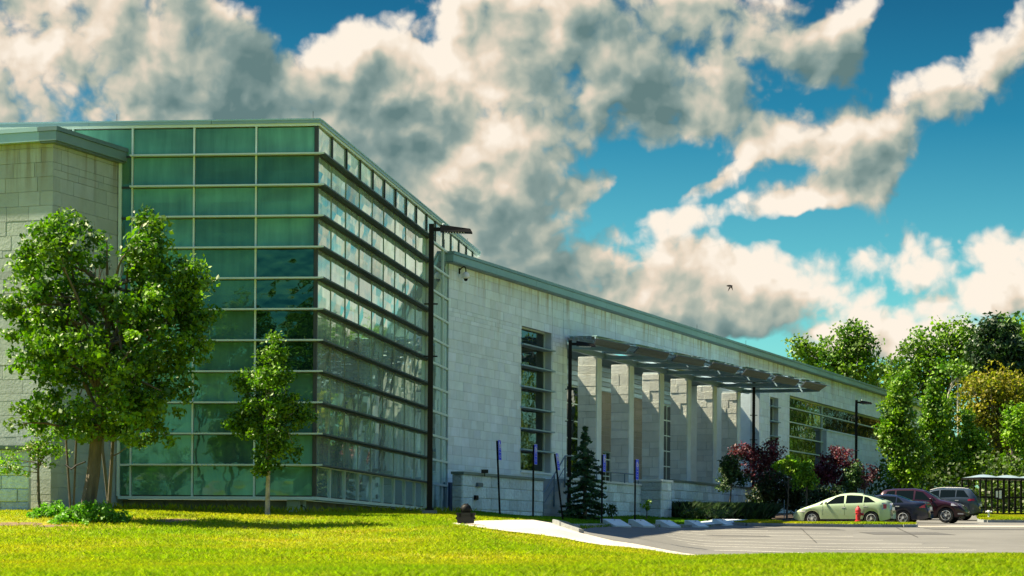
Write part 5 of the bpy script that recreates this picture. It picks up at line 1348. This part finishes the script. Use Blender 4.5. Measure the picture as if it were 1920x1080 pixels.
tree('shrub', 1475, 113, [(1478, 868, 20, 13), (1490, 880, 20, 12), (1463, 872, 12, 10)], 46, 22, .24, .15, L_col, 'yellow green shrub top beside the large window', trunk_r=.05, group=G_, hue=(.6, 1), tone=(1, 1.5))
tree('juniper_shrub', 1513, 112, [(1513, 880, 12, 22), (1505, 905, 18, 22), (1522, 900, 12, 18)], 70, 22, .24, .13, L_col, 'upright bright green juniper shrub in front of the dark shrubs', trunk_r=.05, group=G_, hue=(.2, .7), tone=(.9, 1.4))
tree('shrub', 1535, 117, [(1530, 925, 34, 28), (1560, 930, 30, 24), (1500, 940, 30, 20)], 130, 24, .36, .15, L_dark, 'dark shrub under the fullest plum tree', trunk_r=.06, group=G_, tone=(.6, 1.2), hue=(.3, 1))
tree('shrub', 1600, 127, [(1598, 905, 18, 26), (1605, 880, 12, 14)], 60, 22, .30, .15, L_dark, 'green shrub wedged right of the fullest plum tree', trunk_r=.06, group=G_, tone=(1., 2.0), hue=(.6, 1))
def tufts(px0, px1, d0, d1, n, h, name, label, lm, kind=None, cat=None, ns=5, w=.02):
    pxs = rng.uniform(px0, px1, n); f = (pxs - px0) / (px1 - px0); ds = d0 + (d1 - d0) * f + rng.normal(size=n) * .7
    return blades((pxs - 960) / F * ds, ds, h, w, ns, lm, name, kind, label, cat)
def blades(X, Y, h, w, ns, lm, name, kind=None, label=None, cat=None, lift=0.0, lean=.5, hue=None, tonev=None, sp=.03):
    n = len(X) * ns; Xr = np.repeat(X, ns) + rng.normal(size=n) * sp; Yr = np.repeat(Y, ns) + rng.normal(size=n) * sp; Z = H(Xr, Yr) + lift
    hh = (h if np.isscalar(h) else np.repeat(h, ns)) * rng.uniform(.45, 1.2, n); th = rng.uniform(0, 2 * np.pi, n); ww = w * rng.uniform(.7, 1.3, n)
    dx, dy = np.cos(th), np.sin(th); lx = rng.normal(size=n) * lean * hh; ly = rng.normal(size=n) * lean * hh
    B0 = np.stack([Xr - dx * ww, Yr - dy * ww, Z - .01], 1); B1 = np.stack([Xr + dx * ww, Yr + dy * ww, Z - .01], 1)
    M_ = np.stack([Xr + lx * .35 + dx * ww * .6, Yr + ly * .35 + dy * ww * .6, Z + hh * .6], 1); T_ = np.stack([Xr + lx, Yr + ly, Z + hh], 1)
    V = np.stack([B0, B1, M_, T_], 1).reshape(-1, 3); I0 = np.arange(n) * 4
    Fc = np.concatenate([np.stack([I0, I0 + 1, I0 + 2], 1), np.stack([I0, I0 + 2, I0 + 3], 1)])
    T = np.zeros((n, 3)); hv = rng.random(n) if hue is None else np.repeat(hue, ns) + rng.normal(size=n) * .12
    T[:, 0] = rng.uniform(.65, 1.35, n) * (1 if tonev is None else np.repeat(tonev, ns)); T[:, 1] = np.clip(hv, 0, 1)
    o = mesh_np(name, V, Fc, lm, None, np.repeat(T, 4, axis=0)); tag(o, label, cat, None, kind); return o
tufts(1266, 1440, 108, 112, 1500, .75, 'ornamental_grass', 'dark ornamental grass along the planting bed', L_dark, 'stuff', ns=8, w=.02)
tree('low_shrub', 1335, 104.5, [(1335, 961, 40, 7), (1300, 962, 30, 6)], 60, 18, .2, .10, L_dark, 'low ground-hugging shrub in front of the ornamental grass', trunk_r=.03, group=G_, nbranch=3, tone=(.8, 1.8))
tree('low_shrub', 1148, 97, [(1148, 955, 8, 10)], 12, 16, .2, .12, L_dark, 'tiny conical shrub at the foot of the light terrace wall', trunk_r=.03, nbranch=2, tone=(1, 2))
tree('low_shrub', 1212, 101, [(1208, 950, 4, 10), (1216, 948, 4, 12)], 10, 14, .12, .10, L_col, 'two leafy stems growing against the terrace wall near the pier', trunk_r=.03, nbranch=2)
# columnar trees in a row right of the building
CG = 'upright columnar trees in front of the woodland'
tree('columnar_tree', 1690, 141, [(1691, 708, 9, 26), (1690, 750, 22, 50), (1692, 800, 42, 60), (1700, 850, 46, 50), (1670, 800, 26, 50), (1700, 890, 40, 26), (1665, 840, 22, 30)], 330, 26, .50, .21, L_col, 'leftmost columnar tree, hiding the end of the limestone wing', trunk_r=.16, group=CG, nbranch=24, shell=.4, tone=(.6, 1.4))
tree('columnar_tree', 1748, 150, [(1750, 728, 8, 22), (1748, 765, 17, 40), (1750, 815, 28, 45), (1745, 865, 30, 38)], 240, 24, .50, .22, L_col, 'slim columnar tree second from the left', trunk_r=.15, group=CG, nbranch=18, shell=.4, tone=(.6, 1.4))
tree('columnar_tree', 1778, 156, [(1777, 765, 8, 20), (1775, 795, 15, 36), (1776, 850, 28, 46), (1770, 885, 30, 24)], 160, 24, .50, .22, L_col, 'shorter columnar tree third from the left', trunk_r=.14, group=CG, nbranch=14, shell=.4, tone=(.5, 1.3))
tree('columnar_tree', 1820, 150, [(1812, 785, 9, 18), (1815, 815, 20, 38), (1822, 850, 34, 45), (1810, 880, 40, 24), (1835, 835, 18, 32)], 230, 24, .48, .21, L_col, 'rightmost columnar tree, behind the grey SUV', trunk_r=.14, group=CG, nbranch=16, shell=.4, tone=(.6, 1.4))
# woodland behind
WG = 'tall woodland trees behind the building'
tree('oak_tree', 1565, 215, [(1590, 650, 50, 50), (1530, 665, 42, 36), (1560, 700, 80, 42), (1600, 640, 30, 36), (1500, 650, 24, 22), (1625, 670, 26, 34), (1580, 720, 70, 50)], 300, 24, .95, .36, L_bg, 'tall round-headed oak rising behind the roof of the limestone wing', trunk_r=.35, group=WG, nbranch=40, shell=.42, tone=(.55, 1.35))
tree('oak_tree', 1655, 220, [(1650, 700, 30, 22), (1680, 710, 30, 26), (1640, 740, 50, 30)], 120, 22, .9, .36, L_bg, 'low dark tree in the dip between the two tall woodland crowns', trunk_r=.3, group=WG, tone=(.3, .8))
tree('oak_tree', 1755, 205, [(1760, 640, 45, 36), (1725, 670, 50, 45), (1770, 690, 70, 60), (1700, 710, 45, 50), (1740, 760, 80, 60), (1800, 630, 36, 32), (1820, 680, 40, 50)], 420, 24, .95, .35, L_bg, 'broad bright green tree whose crown fills the sky left of the pine', trunk_r=.35, group=WG, nbranch=40, shell=.42, tone=(.55, 1.35))
tree('pine_tree', 1868, 199, [(1868, 618, 36, 22), (1850, 660, 44, 24), (1890, 655, 40, 26), (1860, 690, 52, 22), (1900, 690, 40, 24)], 260, 34, .85, .30, L_pine, 'dark pine with ragged spreading boughs above the olive tree', trunk_r=.2, group=WG, nbranch=26, shell=.5, elong=1.6)
tree('oak_tree', 1930, 226, [(1925, 650, 46, 40), (1950, 700, 60, 60), (1900, 720, 40, 40)], 200, 24, .95, .35, L_bg, 'green woodland tree at the right picture edge beside the pine', trunk_r=.35, group=WG, nbranch=20, tone=(.45, 1.1))
tree('olive_coloured_tree', 1862, 180, [(1865, 728, 62, 42), (1830, 765, 55, 48), (1905, 755, 50, 60), (1845, 720, 40, 26), (1860, 800, 70, 45), (1920, 830, 60, 50), (1880, 860, 50, 36)], 520, 17, .75, .27, L_olive, 'spreading tree with sparse olive brown young leaves at the right edge', trunk_r=.28, group=WG, nbranch=70, fork=.3, shell=.5, tone=(.6, 1.3))
tree('birch_tree', 1778, 196, [(1780, 690, 20, 20), (1800, 700, 20, 25)], 30, 16, .7, .3, L_bg, 'pale slim birch trunks showing through the woodland leaves', trunk_r=.12, bark=M_barkl, group=WG, nbranch=8, trunks=[(-1.0, .8, .12), (1.0, .85, .12)])
tree('understorey_tree', 1895, 160, [(1880, 880, 40, 24), (1920, 880, 40, 30), (1840, 890, 40, 18), (1905, 800, 26, 50)], 150, 22, .6, .25, L_col, 'bright green understorey tree behind the bus shelter roof', trunk_r=.12, group=WG, nbranch=14, hue=(.3, 1), tone=(.7, 1.5))
# distant wood closing the horizon, continuing past the frame
cs = []
for a in np.linspace(-.75, .95, 120):
    for k in range(5):
        dd = 255 + rng.uniform(-12, 25); 
        if -.30 < a < .10: top_ = 9
        elif a > .3: top_ = 13
        else: top_ = 15
        cs.append((math.tan(a) * dd, dd, 2 + rng.random() * (top_ + 3 * math.sin(a * 60))))
V, Fc, T = leaves(np.array(cs), 3.6, 70, .95, tone=(.4, 1.0)); o = mesh_np('distant_wood', V, Fc, L_bg, None, T); tag(o, 'dark green woodland closing the horizon behind the car park and building', kind='stuff')
ug = np.stack([rng.uniform(xat(1640, 150), xat(2150, 150), 900), rng.uniform(140, 168, 900), 1.6 + rng.random(900) ** 1.5 * 4.2], 1)
V, Fc, T = leaves(ug, .8, 22, .30, tone=(.15, .55)); o = mesh_np('undergrowth', V, Fc, L_bg, None, T); tag(o, 'dark undergrowth closing the gap behind the bus shelter and cars', kind='stuff')
# trees behind the camera and off to the right, which the glass reflects
RG = 'woodland trees reflected in the glass'
src = tree('reflected_tree', 1565, 215, [(1590, 650, 50, 50), (1530, 665, 42, 36), (1560, 700, 80, 42), (1600, 640, 30, 36), (1580, 740, 70, 50), (1550, 800, 85, 60), (1575, 870, 85, 60), (1560, 940, 75, 45)], 330, 20, 1.1, .50, L_bg, 'leafy tree across the lawn seen only as a reflection in the glass', trunk_r=.35, group=RG, nbranch=20)

base_x = src.location.copy()
spots = [(-52, -28), (-38, -36), (-27, -26), (-12, -38), (3, -30), (18, -40), (-68, -36), (34, -34),
         (52, 150), (64, 138), (74, 120), (80, 160), (62, 172), (90, 138), (84, 100), (98, 172), (48, 186), (72, 196), (100, 118), (110, 150), (44, 206), (60, 110), (44.5, 160), (49, 172)]
rl_ = ['leafy tree beyond the lawn behind the viewer, reflected in the front glass', 'leafy tree across the road to the right, reflected in the tall windows']
for i, (x, y) in enumerate(spots):
    if i == 0: src.location = (x, y, -2.2); src.rotation_euler = (0, 0, .4); src['label'] = rl_[0]
    else: copy_thing(src, (x, y, (-2.2 if i < 8 else .2) + (i % 3) * 1.2), i * 1.3, rl_[0 if i < 8 else 1])
# ================================================================== grass
SCUFF = [(*PG(330, 57.3), .55, .8), (*PG(20, 55.5), .9, .7), (*PG(95, 54.8), .5, .4), (*PG(845, 54.6), .35, .3), (*PG(200, 52), .3, .25)]
for (bx_, by_, rx_, ry_) in SCUFF:
    sheet('bare_soil', [(bx_ + rx_ * math.cos(t_) * random.uniform(.75, 1.1), by_ + ry_ * math.sin(t_) * random.uniform(.75, 1.1)) for t_ in np.linspace(0, 2 * math.pi, 14)[:-1]], .008, M_soil, step=.3)
def lawn(n, d0, d1, pxa, pxb, h, w, ns, name, lm, excl, region=None, lift=0.0, label=None, sp=.03, hues=True):
    # uniform on the ground within the wedge seen by the camera
    u = rng.random(n); D = np.sqrt(d0 ** 2 + u * (d1 ** 2 - d0 ** 2)); px = rng.uniform(pxa, pxb, n); X = (px - 960) / F * D
    keep = np.ones(n, bool)
    for p in excl: keep &= ~inpoly(X, D, p)
    if region is not None: keep &= inpoly(X, D, region)
    X, D = X[keep], D[keep]
    if hues and region is None:
        for (bx_, by_, rx_, ry_) in SCUFF:
            q = ((X - bx_) / rx_) ** 2 + ((D - by_) / ry_) ** 2 + .5 * np.sin(X * 7) * np.cos(D * 5)
            kk = ~((q < 1) & (rng.random(len(X)) < .80)); X, D = X[kk], D[kk]
    # dry and lush patches
    f = (np.sin(X * .9 + D * .21 + 1.3) + np.sin(X * .37 - D * .33) + np.sin(X * 2.1 + D * .7 + np.sin(D * .5) * 2) * .5 + np.sin(D * 1.1 + X * .3) * .4) / 2.9
    hue = np.clip(.42 + .55 * f + rng.normal(size=len(X)) * .10, 0, 1) if hues else np.full(len(X), .3)
    if hues: hue = hue * np.clip((D - 18) / 16, .45, 1.0)
    hh = h * (1 - .35 * np.clip(f, -1, 1) * (1 if hues else 0))
    blades(X, D, hh, w, ns, lm, name, 'stuff', label, None, lift, .55, hue, None, sp)
bfoot = [tuple(FR(s, -.5, 0).xy) for s in (.3, SR_END)] + [tuple(bk.xy), tuple(lft.xy), tuple(FLf(FL_len - .3, -.5, 0).xy)]
wfoot = [tuple(LW(0, 0, 0).xy), tuple(LW(lenR, 0, 0).xy), tuple(LW(lenR, -9, 0).xy), tuple(LLf(0, 0, 0).xy)]
sfoot = [tuple(SW(0, .1, 0).xy), tuple(SW(S_END, .1, 0).xy), tuple(SW(S_END, -9, 0).xy), tuple(SW(0, -9, 0).xy)]
EX = [WALK, LOT, bfoot, wfoot, sfoot]
lawn(26000, 17.5, 34, -60, 1980, .055, .0035, 6, 'grass', L_grass, EX, label='sunlit yellow green lawn, soft and out of focus in front')
lawn(50000, 34, 80, -60, 1400, .065, .006, 6, 'grass', L_grass, EX, label='sunlit mown lawn with dry yellow patches before the glass block', sp=.05)
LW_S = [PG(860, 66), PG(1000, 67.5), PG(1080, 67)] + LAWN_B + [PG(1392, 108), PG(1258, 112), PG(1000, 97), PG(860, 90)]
lawn(24000, 66, 112, 860, 1400, .10, .009, 6, 'grass', L_lawn, [WALK, LOT, sfoot, BED, rmp], LW_S, label='lawn strip in the building shade, its green coloured darker', sp=.06)
lawn(60000, 100.8, 108, 1380, 1716, .10, .009, 6, 'grass', L_grass, [], ISL, .11, 'long thin grass island in front of the parked cars', .05)
lawn(40000, 116, 128.2, 1836, 1990, .12, .011, 6, 'grass', L_grass, [], ISR, .11, 'grass island in front of the bus shelter', .05)
# taller seed-head stems along the foundation
n = 900; pxs = rng.uniform(190, 900, n); ds = np.where(pxs < 590, 64.8, 64.8 + (pxs - 590) * .055) + rng.normal(size=n) * .3
blades((pxs - 960) / F * ds, ds, .22, .005, 2, L_grass, 'grass', 'stuff', 'taller unmown stems along the foot of the glass block', None, 0, .35)
print('TRIS', sum(len(o.data.polygons) for o in bpy.data.objects if o.type == 'MESH'), 'OBJS', len(bpy.data.objects))
